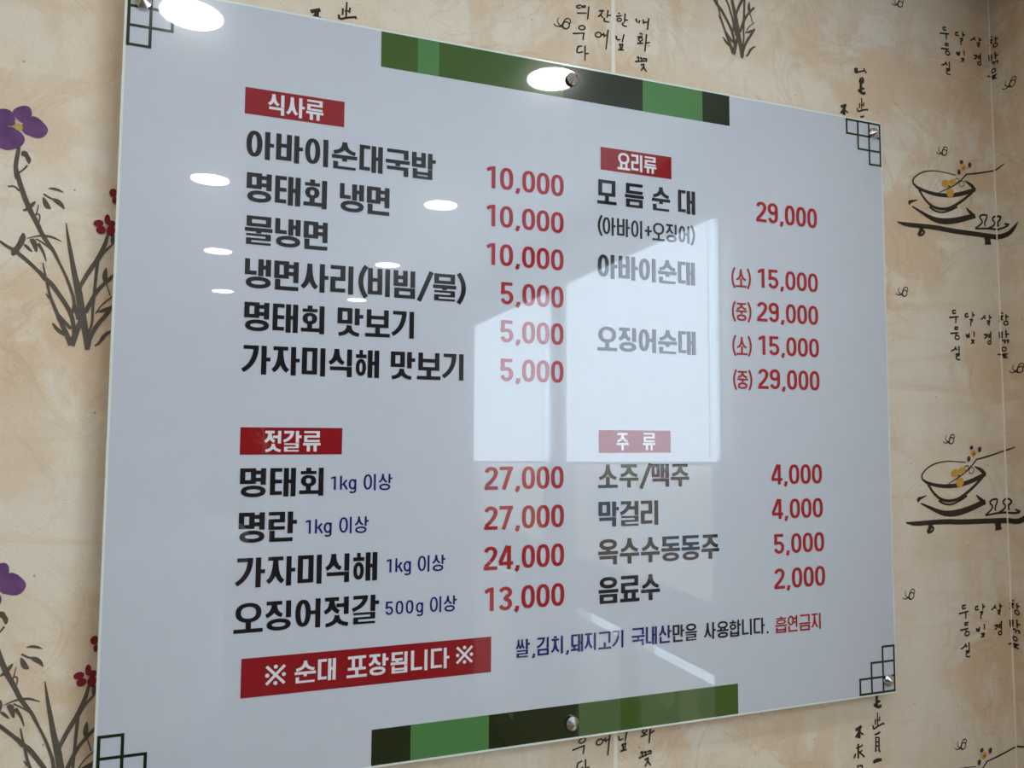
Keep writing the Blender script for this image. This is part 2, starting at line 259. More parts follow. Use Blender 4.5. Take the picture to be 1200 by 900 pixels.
MOTIF = {
 'orchid': [
  ('G','petal',[(-0.1192,0.8242),(-0.1154,0.8289),(-0.1096,0.8322),(-0.1036,0.8325),(-0.1006,0.8282),(-0.1002,0.8212),(-0.1029,0.8148),(-0.1068,0.8119),(-0.1113,0.8136),(-0.116,0.8182)],0),
  ('G','petal',[(-0.0991,0.8207),(-0.093,0.8193),(-0.0878,0.8147),(-0.083,0.8088),(-0.0833,0.8034),(-0.0871,0.7981),(-0.0921,0.796),(-0.0992,0.7976),(-0.1052,0.7996),(-0.1084,0.8045),(-0.1077,0.8105),(-0.1019,0.815)],0),
  ('G','petal',[(-0.1368,0.8015),(-0.1321,0.804),(-0.1262,0.8043),(-0.1193,0.8035),(-0.1132,0.8003),(-0.108,0.7951),(-0.1073,0.7893),(-0.1105,0.783),(-0.1173,0.7791),(-0.124,0.777),(-0.129,0.7786),(-0.134,0.7803),(-0.1385,0.7849),(-0.1399,0.7929)],0),
  ('G','petal',[(-0.1377,0.8219),(-0.133,0.8244),(-0.1262,0.8255),(-0.1211,0.8233),(-0.1179,0.8173),(-0.1171,0.8103),(-0.1195,0.8074),(-0.1263,0.8052),(-0.134,0.8037),(-0.1401,0.8081),(-0.1414,0.8161)],0),
  ('G','stamen',[(-0.117,0.808),(-0.1127,0.8112),(-0.1078,0.8076),(-0.1084,0.8031),(-0.1123,0.8013),(-0.1158,0.8025)],0),
  ('S','stamen',[(-0.1233,0.8053),(-0.1164,0.8057)],[0.00078,0.00078]),
  ('S','stamen',[(-0.1172,0.8133),(-0.1145,0.8078)],[0.00078,0.00078]),
  ('S','ink',[(-0.1114,0.7816),(-0.1123,0.7721),(-0.1137,0.7602),(-0.1133,0.7509),(-0.1112,0.7417)],[0.00388,0.00461,0.00486,0.00486,0.00486]),
  ('G','ink',[(-0.1083,0.7774),(-0.1023,0.777),(-0.1001,0.7714),(-0.0977,0.7682),(-0.0996,0.7614),(-0.1022,0.764),(-0.1045,0.7708),(-0.1088,0.7702)],0),
  ('S','ink',[(-0.1101,0.7495),(-0.1044,0.7555),(-0.1016,0.76)],[0.00215,0.00215,0.00215]),
  ('S','ink',[(-0.1135,0.7548),(-0.1093,0.7399),(-0.1031,0.7209),(-0.0965,0.7048),(-0.0893,0.6915),(-0.0827,0.6767),(-0.075,0.6647),(-0.0692,0.6568),(-0.0633,0.6446),(-0.0572,0.631)],[0.00489,0.00538,0.00586,0.00586,0.00538,0.00489,0.00489,0.00391,0.00244,0.00244]),
  ('S','ink',[(-0.1207,0.7315),(-0.1137,0.733),(-0.1087,0.7273)],[0.00213,0.00213,0.00213]),
  ('G','ink',[(-0.1053,0.7031),(-0.0996,0.7087),(-0.0951,0.7148),(-0.0902,0.7174),(-0.0931,0.7094),(-0.0994,0.7035)],0),
  ('G','ink',[(-0.0796,0.7338),(-0.0731,0.7364),(-0.0657,0.7345),(-0.0606,0.7301),(-0.0668,0.7318),(-0.0741,0.733)],0),
  ('G','ink',[(-0.0846,0.723),(-0.0809,0.7213),(-0.0771,0.7154),(-0.0735,0.708),(-0.0823,0.7098)],0),
  ('G','ink',[(-0.0749,0.7227),(-0.0664,0.722),(-0.0613,0.7164),(-0.0595,0.7088),(-0.0648,0.7136),(-0.0711,0.7175)],0),
  ('S','ink',[(-0.083,0.7268),(-0.0786,0.7237),(-0.0737,0.7214)],[0.00217,0.00217,0.00217]),
  ('S','ink',[(-0.0878,0.7128),(-0.0892,0.7027),(-0.091,0.6976)],[0.00098,0.00147,0.00195]),
  ('S','ink',[(-0.0891,0.7006),(-0.0868,0.7016),(-0.0854,0.6975),(-0.0869,0.6903)],[0.00157,0.00157,0.00157,0.00157]),
  ('S','ink',[(-0.098,0.67),(-0.0886,0.674),(-0.0802,0.6751),(-0.0718,0.6745),(-0.0618,0.6699)],[0.00098,0.00196,0.00294,0.00294,0.00098]),
  ('G','ink',[(-0.1025,0.6778),(-0.0992,0.6709),(-0.101,0.6637),(-0.1048,0.6564),(-0.1061,0.6521),(-0.1129,0.6464),(-0.1139,0.6549),(-0.1083,0.6616),(-0.1061,0.6702)],0),
  ('G','ink',[(-0.1025,0.6636),(-0.0965,0.662),(-0.0903,0.6524),(-0.0987,0.6577)],0),
  ('G','ink',[(-0.0962,0.6698),(-0.0885,0.6705),(-0.0861,0.6567),(-0.0883,0.6534),(-0.0929,0.6631)],0),
  ('S','ink',[(-0.0864,0.6651),(-0.08,0.6544),(-0.0768,0.6435)],[0.00390,0.00293,0.00098]),
  ('S','ink',[(-0.0885,0.6705),(-0.0786,0.6644),(-0.0724,0.6593)],[0.00196,0.00196,0.00196]),
  ('S','ink',[(-0.126,0.6642),(-0.1187,0.6586),(-0.1127,0.6557),(-0.1067,0.6514),(-0.0956,0.6419),(-0.0832,0.6297),(-0.0768,0.6211)],[0.00289,0.00353,0.00417,0.00481,0.00417,0.00401,0.00433]),
  ('S','ink',[(-0.0575,0.693),(-0.0546,0.6737),(-0.0501,0.6514),(-0.0461,0.629)],[0.00099,0.00347,0.00496,0.00545]),
  ('S','ink',[(-0.032,0.6316),(-0.0297,0.636),(-0.0215,0.651),(-0.0146,0.6688),(-0.0114,0.6836)],[0.00503,0.00503,0.00554,0.00503,0.00302]),
  ('S','ink',[(-0.0214,0.6481),(-0.0143,0.6617),(-0.0046,0.6726)],[0.00304,0.00304,0.00202]),
  ('G','red',[(-0.0101,0.7022),(-0.0103,0.6999),(-0.011,0.6981),(-0.0119,0.6969),(-0.0131,0.6968),(-0.0141,0.6977),(-0.0149,0.6995),(-0.0152,0.7017),(-0.015,0.704),(-0.0144,0.7058),(-0.0134,0.707),(-0.0123,0.7071),(-0.0113,0.7062),(-0.0105,0.7044)],0),
  ('G','red',[(-0.0177,0.6967),(-0.0181,0.6951),(-0.0193,0.6938),(-0.0211,0.6929),(-0.0231,0.6927),(-0.0249,0.6932),(-0.0262,0.6943),(-0.0267,0.6957),(-0.0263,0.6973),(-0.0251,0.6986),(-0.0233,0.6995),(-0.0213,0.6997),(-0.0195,0.6992),(-0.0182,0.6981)],0),
  ('G','red',[(-0.0148,0.6887),(-0.0152,0.6869),(-0.0163,0.6854),(-0.018,0.6845),(-0.0199,0.6843),(-0.0217,0.6849),(-0.0229,0.6862),(-0.0234,0.6879),(-0.023,0.6897),(-0.0219,0.6912),(-0.0202,0.6921),(-0.0183,0.6923),(-0.0166,0.6917),(-0.0153,0.6904)],0),
  ('G','red',[(-0.0046,0.6886),(-0.0049,0.6864),(-0.0058,0.6846),(-0.0073,0.6835),(-0.009,0.6833),(-0.0106,0.6841),(-0.0117,0.6857),(-0.0122,0.6878),(-0.0119,0.69),(-0.0109,0.6918),(-0.0094,0.6929),(-0.0077,0.6931),(-0.0061,0.6923),(-0.005,0.6907)],0),
  ('G','red',[(-0.0042,0.6976),(-0.0045,0.6962),(-0.0055,0.695),(-0.0069,0.6942),(-0.0085,0.6941),(-0.0099,0.6945),(-0.0109,0.6955),(-0.0113,0.6969),(-0.011,0.6983),(-0.0101,0.6995),(-0.0087,0.7003),(-0.0071,0.7004),(-0.0057,0.6999),(-0.0047,0.6989)],0),
  ('G','red',[(-0.0036,0.7371),(-0.0039,0.7353),(-0.0049,0.7338),(-0.0063,0.7328),(-0.0079,0.7326),(-0.0093,0.7333),(-0.0104,0.7346),(-0.0108,0.7363),(-0.0105,0.7381),(-0.0096,0.7396),(-0.0082,0.7406),(-0.0066,0.7407),(-0.0051,0.7401),(-0.0041,0.7388)],0),
  ('G','red',[(-0.0035,0.7272),(-0.0037,0.7257),(-0.0042,0.7244),(-0.005,0.7236),(-0.0059,0.7235),(-0.0067,0.7241),(-0.0074,0.7253),(-0.0076,0.7267),(-0.0075,0.7283),(-0.0069,0.7295),(-0.0062,0.7303),(-0.0053,0.7304),(-0.0044,0.7298),(-0.0038,0.7287)],0),
  ('G','ink',[(-0.0038,0.6778),(-0.0039,0.6746),(-0.0044,0.6721),(-0.0053,0.6706),(-0.0063,0.6705),(-0.0073,0.6718),(-0.008,0.6743),(-0.0083,0.6774),(-0.0082,0.6805),(-0.0077,0.6831),(-0.0068,0.6846),(-0.0058,0.6847),(-0.0048,0.6833),(-0.0041,0.6809)],0),
  ('G','stamen',[(-0.0124,0.694),(-0.0124,0.6934),(-0.0127,0.693),(-0.013,0.6927),(-0.0134,0.6926),(-0.0138,0.6929),(-0.014,0.6933),(-0.0142,0.6938),(-0.0141,0.6944),(-0.0139,0.6949),(-0.0135,0.6952),(-0.0131,0.6952),(-0.0128,0.695),(-0.0125,0.6946)],0),
  ('S','ink',[(-0.0845,0.6316),(-0.0769,0.6225),(-0.0706,0.6173),(-0.0604,0.6026),(-0.0526,0.5905),(-0.0472,0.5796),(-0.0443,0.5657),(-0.0433,0.556)],[0.00443,0.00499,0.00534,0.00506,0.00492,0.00492,0.00471,0.00443]),
  ('S','ink',[(-0.0803,0.6418),(-0.0778,0.6294),(-0.0741,0.6143),(-0.0712,0.6019),(-0.0658,0.5883),(-0.0591,0.5719),(-0.0525,0.5583),(-0.0464,0.5425)],[0.00146,0.00230,0.00279,0.00321,0.00383,0.00467,0.00544,0.00586]),
  ('S','ink',[(-0.0758,0.6046),(-0.0711,0.5984)],[0.00097,0.00292]),
  ('S','ink',[(-0.0625,0.5801),(-0.0555,0.5721),(-0.0472,0.5628)],[0.00392,0.00392,0.00392]),
  ('S','ink',[(-0.0672,0.5684),(-0.0611,0.5606),(-0.0536,0.5552)],[0.00195,0.00488,0.00390]),
  ('S','ink',[(-0.036,0.5746),(-0.0394,0.566),(-0.0426,0.5546),(-0.0458,0.5418)],[0.00591,0.00591,0.00689,0.00689]),
  ('S','ink',[(-0.0486,0.6444),(-0.0455,0.6277),(-0.0411,0.611),(-0.0379,0.5929),(-0.0341,0.5747),(-0.031,0.5566),(-0.0284,0.5377)],[0.00496,0.00595,0.00793,0.00793,0.00744,0.00694,0.00496]),
  ('S','ink',[(-0.0411,0.6096),(-0.0389,0.6168),(-0.0309,0.6345),(-0.0192,0.6555)],[0.00400,0.00467,0.00500,0.00500]),
  ('S','ink',[(-0.0214,0.6496),(-0.0226,0.6295),(-0.0236,0.608),(-0.0248,0.5894),(-0.0244,0.5696),(-0.0291,0.5567)],[0.00399,0.00359,0.00349,0.00329,0.00289,0.00249]),
  ('S','ink',[(-0.0019,0.6332),(-0.0116,0.6231),(-0.0212,0.611),(-0.0281,0.5949),(-0.0326,0.5833)],[0.00401,0.00401,0.00451,0.00501,0.00501]),
  ('S','ink',[(-0.0018,0.5952),(-0.0101,0.5818),(-0.0196,0.5685),(-0.0265,0.5526),(-0.0279,0.5412)],[0.00399,0.00474,0.00499,0.00499,0.00499]),
  ('G','ink',[(-0.0114,0.6435),(-0.0099,0.6319),(-0.0101,0.6218),(-0.0148,0.624),(-0.016,0.6328)],0),
  ('S','ink',[(-0.011,0.6218),(-0.006,0.6064)],[0.00141,0.00141]),
  ('S','ink',[(-0.0022,0.6066),(-0.0144,0.5958),(-0.0214,0.5826)],[0.00161,0.00161,0.00161]),
  ('G','ink',[(-0.0217,0.584),(-0.0142,0.5894),(-0.0017,0.5949),(-0.0102,0.5854)],0),
  ('S','ink',[(-0.0006,0.5641),(-0.0105,0.5576),(-0.0163,0.546),(-0.0208,0.543)],[0.00200,0.00399,0.00349,0.00200]),
  ('S','ink',[(-0.0461,0.5825),(-0.0442,0.5967),(-0.0526,0.6215),(-0.0593,0.6365),(-0.0672,0.6513),(-0.0687,0.654)],[0.00394,0.00355,0.00315,0.00276,0.00246,0.00246]),
  ('S','ink',[(-0.0397,0.5744),(-0.0441,0.5925)],[0.00395,0.00395]),
 ],
 'bowl': [
  ('S','ink',[(1.3212,0.9076),(1.3194,0.9163),(1.3311,0.9272),(1.3498,0.9361),(1.3747,0.9405),(1.3998,0.9405),(1.4298,0.9383)],[0.00381,0.00301,0.00286,0.00267,0.00228,0.00190,0.00190]),
  ('S','ink',[(1.3212,0.9083),(1.3331,0.9015),(1.3543,0.8969),(1.379,0.8945),(1.4104,0.8962),(1.4394,0.9025),(1.4656,0.9111),(1.4795,0.9159)],[0.00388,0.00588,0.00663,0.00757,0.00815,0.00832,0.00846,0.00679]),
  ('S','ink',[(1.4787,0.9143),(1.4694,0.9237),(1.4519,0.9306)],[0.00895,0.00795,0.00239]),
  ('S','ink',[(1.3345,0.8993),(1.3461,0.8841),(1.3611,0.8728),(1.3779,0.8676),(1.3998,0.8687),(1.4158,0.8741),(1.4452,0.8906),(1.472,0.9106)],[0.00482,0.00482,0.00540,0.00612,0.00584,0.00579,0.00551,0.00482]),
  ('S','ink',[(1.3594,0.8696),(1.3715,0.8626),(1.3901,0.861),(1.4091,0.8667),(1.4302,0.8769)],[0.00480,0.00384,0.00346,0.00384,0.00480]),
  ('S','ink',[(1.3091,0.8678),(1.3102,0.873),(1.3169,0.8749),(1.3298,0.879)],[0.00374,0.00748,0.00468,0.00187]),
  ('S','ink',[(1.3159,0.8652),(1.3344,0.8581),(1.3555,0.8498),(1.3769,0.8445),(1.4051,0.8455),(1.4371,0.8524),(1.4632,0.8606),(1.477,0.8638)],[0.00289,0.00537,0.00785,0.01088,0.01212,0.01129,0.01033,0.00868]),
  ('S','ink',[(1.4749,0.8619),(1.4651,0.8681),(1.4536,0.8775)],[0.00889,0.00790,0.00198]),
  ('S','ink',[(1.2788,0.8318),(1.3001,0.8289),(1.3363,0.8302),(1.3763,0.8307),(1.4138,0.8285),(1.4617,0.8284),(1.5007,0.828),(1.5378,0.8273)],[0.00232,0.00869,0.00869,0.00966,0.00966,0.00966,0.00966,0.01063]),
  ('S','ink',[(1.5353,0.8279),(1.5467,0.8268),(1.5592,0.8292),(1.5694,0.8374),(1.5771,0.8467)],[0.00936,0.01022,0.01022,0.00766,0.00170]),
  ('S','ink',[(1.3378,0.8292),(1.336,0.8208),(1.3295,0.812)],[0.01312,0.00750,0.00562]),
  ('S','ink',[(1.3295,0.812),(1.3402,0.8135),(1.3457,0.8206),(1.3375,0.8221)],[0.00452,0.00452,0.00452,0.00452]),
  ('S','ink',[(1.5066,0.8267),(1.5074,0.817),(1.5081,0.8102)],[0.01998,0.01399,0.01898]),
  ('S','ink',[(1.3823,0.8978),(1.4015,0.9072),(1.4241,0.9171),(1.4439,0.9315),(1.4581,0.9445)],[0.00156,0.00215,0.00244,0.00269,0.00313]),
  ('S','ink',[(1.458,0.944),(1.4837,0.9487),(1.507,0.954),(1.5306,0.96),(1.5419,0.9625),(1.5548,0.9679)],[0.00245,0.00343,0.00294,0.00294,0.00334,0.00204]),
  ('S','ink',[(1.4367,0.9287),(1.4361,0.9268),(1.4344,0.925),(1.432,0.9239),(1.4295,0.9236),(1.4272,0.9242),(1.4256,0.9255),(1.4252,0.9273),(1.4258,0.9293),(1.4275,0.931),(1.4298,0.9321),(1.4324,0.9324),(1.4347,0.9319),(1.4362,0.9306),(1.4367,0.9287)],[0.00157,0.00157,0.00157,0.00157,0.00157,0.00157,0.00157,0.00157,0.00157,0.00157,0.00157,0.00157,0.00157,0.00157,0.00157]),
  ('S','ink',[(1.45,0.9238),(1.4492,0.9212),(1.4473,0.9189),(1.4447,0.9175),(1.4418,0.9172),(1.4393,0.918),(1.4376,0.9198),(1.4371,0.9222),(1.4378,0.9249),(1.4397,0.9271),(1.4423,0.9285),(1.4452,0.9289),(1.4478,0.9281),(1.4495,0.9263),(1.45,0.9238)],[0.00157,0.00157,0.00157,0.00157,0.00157,0.00157,0.00157,0.00157,0.00157,0.00157,0.00157,0.00157,0.00157,0.00157,0.00157]),
  ('G','yellow',[(1.4089,0.9196),(1.4081,0.917),(1.4059,0.9147),(1.4028,0.9132),(1.3994,0.9128),(1.3964,0.9136),(1.3944,0.9153),(1.3938,0.9177),(1.3946,0.9203),(1.3968,0.9226),(1.3999,0.9241),(1.4033,0.9245),(1.4063,0.9238),(1.4083,0.922)],0),
  ('G','yellow',[(1.4266,0.9241),(1.4258,0.9219),(1.4238,0.92),(1.4209,0.9187),(1.4178,0.9184),(1.415,0.919),(1.4132,0.9204),(1.4126,0.9224),(1.4133,0.9246),(1.4154,0.9265),(1.4182,0.9278),(1.4213,0.9282),(1.4241,0.9276),(1.426,0.9261)],0),
  ('G','yellow',[(1.4206,0.9027),(1.4197,0.8995),(1.4174,0.8967),(1.4143,0.8949),(1.4109,0.8946),(1.4079,0.8956),(1.4059,0.8979),(1.4053,0.9009),(1.4062,0.9041),(1.4084,0.9069),(1.4115,0.9087),(1.4149,0.9091),(1.4179,0.908),(1.4199,0.9058)],0),
  ('G','brown',[(1.4135,0.9144),(1.4131,0.9134),(1.4123,0.9125),(1.4111,0.912),(1.4099,0.9118),(1.4087,0.9121),(1.408,0.9128),(1.4077,0.9137),(1.4081,0.9146),(1.4089,0.9155),(1.4101,0.9161),(1.4113,0.9162),(1.4125,0.9159),(1.4132,0.9153)],0),
  ('G','yellow',[(1.4554,0.9561),(1.4547,0.9539),(1.4531,0.952),(1.4508,0.9507),(1.4484,0.9504),(1.4462,0.9511),(1.4448,0.9526),(1.4443,0.9547),(1.445,0.9568),(1.4466,0.9587),(1.4488,0.96),(1.4513,0.9603),(1.4535,0.9596),(1.4549,0.9581)],0),
  ('G','brown',[(1.4521,0.9549),(1.4518,0.9539),(1.4511,0.9531),(1.4502,0.9525),(1.4492,0.9524),(1.4483,0.9527),(1.4477,0.9534),(1.4475,0.9543),(1.4478,0.9553),(1.4485,0.9562),(1.4494,0.9567),(1.4504,0.9568),(1.4513,0.9565),(1.4519,0.9558)],0),
  ('G','plum',[(1.4481,0.9663),(1.4476,0.9648),(1.4465,0.9634),(1.4449,0.9626),(1.4432,0.9624),(1.4417,0.9628),(1.4406,0.9639),(1.4403,0.9653),(1.4408,0.9668),(1.4419,0.9682),(1.4435,0.969),(1.4452,0.9693),(1.4467,0.9688),(1.4478,0.9678)],0),
  ('G','plum',[(1.469,0.9629),(1.4685,0.9609),(1.4675,0.9591),(1.466,0.958),(1.4644,0.9578),(1.463,0.9585),(1.4621,0.96),(1.4618,0.962),(1.4622,0.9641),(1.4633,0.9658),(1.4648,0.9669),(1.4664,0.9671),(1.4678,0.9664),(1.4687,0.9649)],0),
  ('G','plum',[(1.4401,0.9456),(1.4396,0.9436),(1.4386,0.9418),(1.4371,0.9408),(1.4355,0.9406),(1.4341,0.9413),(1.4332,0.9428),(1.433,0.9447),(1.4334,0.9468),(1.4345,0.9485),(1.4359,0.9496),(1.4375,0.9498),(1.4389,0.9491),(1.4398,0.9476)],0),
  ('S','ink',[(1.4751,0.8391),(1.4886,0.8472),(1.4961,0.8548),(1.4867,0.8624),(1.4928,0.8679),(1.5077,0.869),(1.5074,0.8633),(1.5003,0.8528),(1.5023,0.8462)],[0.00379,0.00379,0.00379,0.00379,0.00379,0.00379,0.00379,0.00379,0.00379]),
  ('S','ink',[(1.5097,0.8426),(1.525,0.8492),(1.5293,0.8558),(1.5206,0.8622),(1.5293,0.8693),(1.5427,0.8676),(1.543,0.8614),(1.5356,0.856),(1.5379,0.8476)],[0.00384,0.00384,0.00384,0.00384,0.00384,0.00384,0.00384,0.00384,0.00384]),
  ('S','ink',[(1.4751,0.8386),(1.5147,0.8433),(1.5447,0.8419),(1.5604,0.8458),(1.5501,0.8502)],[0.00346,0.00415,0.00380,0.00450,0.00346]),
 ],
 'poem_a': [
  ('S','ink',[(1.4086,0.6751),(1.4178,0.676)],[0.00363,0.00287]),
  ('S','ink',[(1.4095,0.6748),(1.4092,0.6694),(1.418,0.6708)],[0.00362,0.00324,0.00286]),
  ('S','ink',[(1.3998,0.6613),(1.4242,0.6643)],[0.00364,0.00287]),
  ('S','ink',[(1.4172,0.6629),(1.4162,0.6512)],[0.00362,0.00286]),
  ('S','ink',[(1.4131,0.6437),(1.4229,0.6442)],[0.00363,0.00286]),
  ('S','ink',[(1.4137,0.6432),(1.4139,0.6394),(1.4223,0.6405)],[0.00361,0.00323,0.00285]),
  ('S','ink',[(1.4017,0.6313),(1.4224,0.6336)],[0.00362,0.00286]),
  ('S','ink',[(1.4158,0.6325),(1.4156,0.6288)],[0.00361,0.00285]),
  ('S','ink',[(1.4146,0.6065),(1.41,0.6007),(1.4013,0.5979)],[0.00360,0.00322,0.00284]),
  ('S','ink',[(1.4134,0.6033),(1.4176,0.6002)],[0.00361,0.00285]),
  ('S','ink',[(1.4223,0.6085),(1.4223,0.5931)],[0.00361,0.00285]),
  ('S','ink',[(1.4129,0.5927),(1.4227,0.5935),(1.4215,0.5902),(1.4139,0.5892),(1.4147,0.5828),(1.4244,0.5827)],[0.00360,0.00345,0.00330,0.00315,0.00299,0.00284]),
  ('S','ink',[(1.4483,0.6718),(1.4416,0.6706),(1.4409,0.6648),(1.4502,0.6662)],[0.00366,0.00340,0.00315,0.00289]),
  ('S','ink',[(1.4606,0.6758),(1.4601,0.6643)],[0.00368,0.00291]),
  ('S','ink',[(1.4603,0.6692),(1.4664,0.6704)],[0.00370,0.00292]),
  ('S','ink',[(1.4521,0.6597),(1.46,0.6618),(1.4575,0.6568),(1.4542,0.6557),(1.4549,0.6476)],[0.00368,0.00349,0.00329,0.00310,0.00290]),
  ('S','ink',[(1.442,0.6322),(1.4429,0.6265)],[0.00365,0.00288]),
  ('S','ink',[(1.4498,0.6342),(1.4495,0.6269)],[0.00366,0.00289]),
  ('S','ink',[(1.4419,0.6298),(1.4496,0.6301)],[0.00366,0.00289]),
  ('S','ink',[(1.4429,0.6265),(1.4506,0.6269)],[0.00366,0.00289]),
  ('S','ink',[(1.4626,0.6382),(1.4621,0.6275)],[0.00368,0.00290]),
  ('S','ink',[(1.4536,0.6205),(1.4625,0.6215),(1.4579,0.6175),(1.4533,0.614)],[0.00367,0.00341,0.00315,0.00290]),
  ('S','ink',[(1.4579,0.6183),(1.4615,0.6144)],[0.00367,0.00290]),
  ('S','ink',[(1.4929,0.6712),(1.4881,0.6659),(1.4812,0.6622)],[0.00372,0.00333,0.00294]),
  ('S','ink',[(1.4893,0.6676),(1.4948,0.6642)],[0.00373,0.00295]),
  ('S','ink',[(1.5043,0.6727),(1.5049,0.6628)],[0.00375,0.00296]),
  ('S','ink',[(1.5051,0.6674),(1.5102,0.6684)],[0.00376,0.00296]),
  ('S','ink',[(1.4968,0.6598),(1.5048,0.6611),(1.5035,0.6569),(1.4978,0.6557),(1.5044,0.6519)],[0.00374,0.00355,0.00335,0.00315,0.00295]),
  ('S','ink',[(1.4876,0.6329),(1.4978,0.6342),(1.493,0.6282),(1.4884,0.6255)],[0.00372,0.00346,0.00320,0.00294]),
  ('S','ink',[(1.506,0.6404),(1.5058,0.6231)],[0.00374,0.00295]),
  ('S','ink',[(1.4989,0.6335),(1.5057,0.6343)],[0.00374,0.00295]),
  ('S','ink',[(1.4976,0.6293),(1.5055,0.6302)],[0.00374,0.00295]),
  ('S','ink',[(1.5369,0.6771),(1.5412,0.6771)],[0.00323,0.00255]),
  ('S','ink',[(1.5292,0.6708),(1.541,0.6719)],[0.00323,0.00255]),
  ('S','ink',[(1.5392,0.6713),(1.5355,0.666),(1.5287,0.6608)],[0.00334,0.00299,0.00264]),
  ('S','ink',[(1.5356,0.6668),(1.5398,0.6629)],[0.00323,0.00255]),
  ('S','ink',[(1.5463,0.6736),(1.5467,0.6627)],[0.00321,0.00253]),
  ('S','ink',[(1.5469,0.6685),(1.5521,0.6686)],[0.00320,0.00252]),
  ('S','ink',[(1.5288,0.6408),(1.5293,0.6283)],[0.00377,0.00298]),
  ('S','ink',[(1.5372,0.6416),(1.5367,0.6292)],[0.00323,0.00255]),
  ('S','ink',[(1.529,0.635),(1.537,0.6358)],[0.00323,0.00255]),
  ('S','ink',[(1.5293,0.6283),(1.5376,0.6299)],[0.00323,0.00255]),
  ('S','ink',[(1.5451,0.6431),(1.5453,0.6281)],[0.00320,0.00253]),
  ('S','ink',[(1.5456,0.6347),(1.5516,0.6348)],[0.00319,0.00252]),
  ('S','ink',[(1.5365,0.6242),(1.5434,0.6242),(1.5415,0.6178)],[0.00321,0.00287,0.00253]),
  ('S','ink',[(1.5451,0.6232),(1.5503,0.6234),(1.5483,0.6179)],[0.00319,0.00285,0.00252]),
  ('S','ink',[(1.522,0.5965),(1.5475,0.5974)],[0.00319,0.00252]),
  ('S','ink',[(1.5362,0.5952),(1.5449,0.5952),(1.5361,0.591),(1.5472,0.59)],[0.00324,0.00302,0.00279,0.00256]),
  ('S','ink',[(1.4237,0.6248),(1.4225,0.6224),(1.4196,0.6209),(1.4161,0.6207),(1.4134,0.622),(1.4124,0.6242),(1.4136,0.6266),(1.4165,0.6281),(1.42,0.6283),(1.4227,0.627),(1.4237,0.6248)],[0.00285,0.00285,0.00285,0.00285,0.00285,0.00285,0.00285,0.00285,0.00285,0.00285,0.00285]),
  ('S','ink',[(1.5061,0.6189),(1.5051,0.6169),(1.5028,0.6156),(1.5,0.6155),(1.4978,0.6166),(1.497,0.6185),(1.498,0.6205),(1.5003,0.6218),(1.5031,0.6219),(1.5053,0.6208),(1.5061,0.6189)],[0.00294,0.00294,0.00294,0.00294,0.00294,0.00294,0.00294,0.00294,0.00294,0.00294,0.00294]),
  ('S','ink',[(1.5504,0.6561),(1.5494,0.6539),(1.5472,0.6528),(1.5444,0.6531),(1.5422,0.6549),(1.5415,0.6573),(1.5424,0.6595),(1.5447,0.6607),(1.5475,0.6603),(1.5496,0.6585),(1.5504,0.6561)],[0.00255,0.00255,0.00255,0.00255,0.00255,0.00255,0.00255,0.00255,0.00255,0.00255,0.00255]),
  ('S','ink',[(1.5446,0.6064),(1.5437,0.6042),(1.5414,0.603),(1.5386,0.6032),(1.5364,0.6049),(1.5357,0.6073),(1.5366,0.6096),(1.5389,0.6108),(1.5417,0.6105),(1.5439,0.6088),(1.5446,0.6064)],[0.00261,0.00261,0.00261,0.00261,0.00261,0.00261,0.00261,0.00261,0.00261,0.00261,0.00261]),
 ],
 'poem_b': [
  ('S','ink',[(0.6315,1.1123),(0.6308,1.108),(0.6382,1.1095)],[0.00276,0.00247,0.00218]),
  ('S','ink',[(0.6323,1.1118),(0.6389,1.1146)],[0.00277,0.00218]),
  ('S','ink',[(0.6404,1.1142),(0.6397,1.1105),(0.6471,1.1127)],[0.00277,0.00248,0.00218]),
  ('S','ink',[(0.6412,1.1129),(0.6471,1.1151)],[0.00278,0.00219]),
  ('S','ink',[(0.6316,1.0998),(0.6486,1.1032)],[0.00277,0.00219]),
  ('S','ink',[(0.6523,1.1152),(0.6501,1.093)],[0.00277,0.00219]),
  ('S','ink',[(0.6242,1.065),(0.6449,1.0697)],[0.00276,0.00218]),
  ('S','ink',[(0.6434,1.0687),(0.6419,1.0573)],[0.00275,0.00217]),
  ('S','ink',[(0.6338,1.046),(0.6308,1.0379),(0.6338,1.035),(0.6419,1.0392)],[0.00274,0.00254,0.00235,0.00216]),
  ('S','ink',[(0.633,1.0455),(0.6404,1.048)],[0.00275,0.00217]),
  ('S','ink',[(0.6456,1.0496),(0.6456,1.0246)],[0.00275,0.00217]),
  ('S','ink',[(0.6456,1.0364),(0.6523,1.0379)],[0.00276,0.00218]),
  ('S','ink',[(0.6696,1.111),(0.6794,1.1137)],[0.00282,0.00222]),
  ('S','ink',[(0.6764,1.1124),(0.6726,1.1046),(0.6681,1.1008)],[0.00280,0.00251,0.00221]),
  ('S','ink',[(0.6734,1.1054),(0.6764,1.1011)],[0.00281,0.00222]),
  ('S','ink',[(0.6863,1.1158),(0.684,1.1026)],[0.00282,0.00222]),
  ('S','ink',[(0.6847,1.1063),(0.6916,1.1084)],[0.00283,0.00223]),
  ('S','ink',[(0.6794,1.1017),(0.6794,1.0953),(0.6885,1.0964)],[0.00281,0.00251,0.00222]),
  ('S','ink',[(0.6778,1.0767),(0.6793,1.0693)],[0.00280,0.00221]),
  ('S','ink',[(0.6748,1.0726),(0.6793,1.0738)],[0.00280,0.00221]),
  ('S','ink',[(0.6862,1.0833),(0.6823,1.0501)],[0.00280,0.00221]),
  ('S','ink',[(0.6793,1.0721),(0.6846,1.0738)],[0.00281,0.00222]),
  ('S','ink',[(0.7039,1.1137),(0.7077,1.1147)],[0.00285,0.00225]),
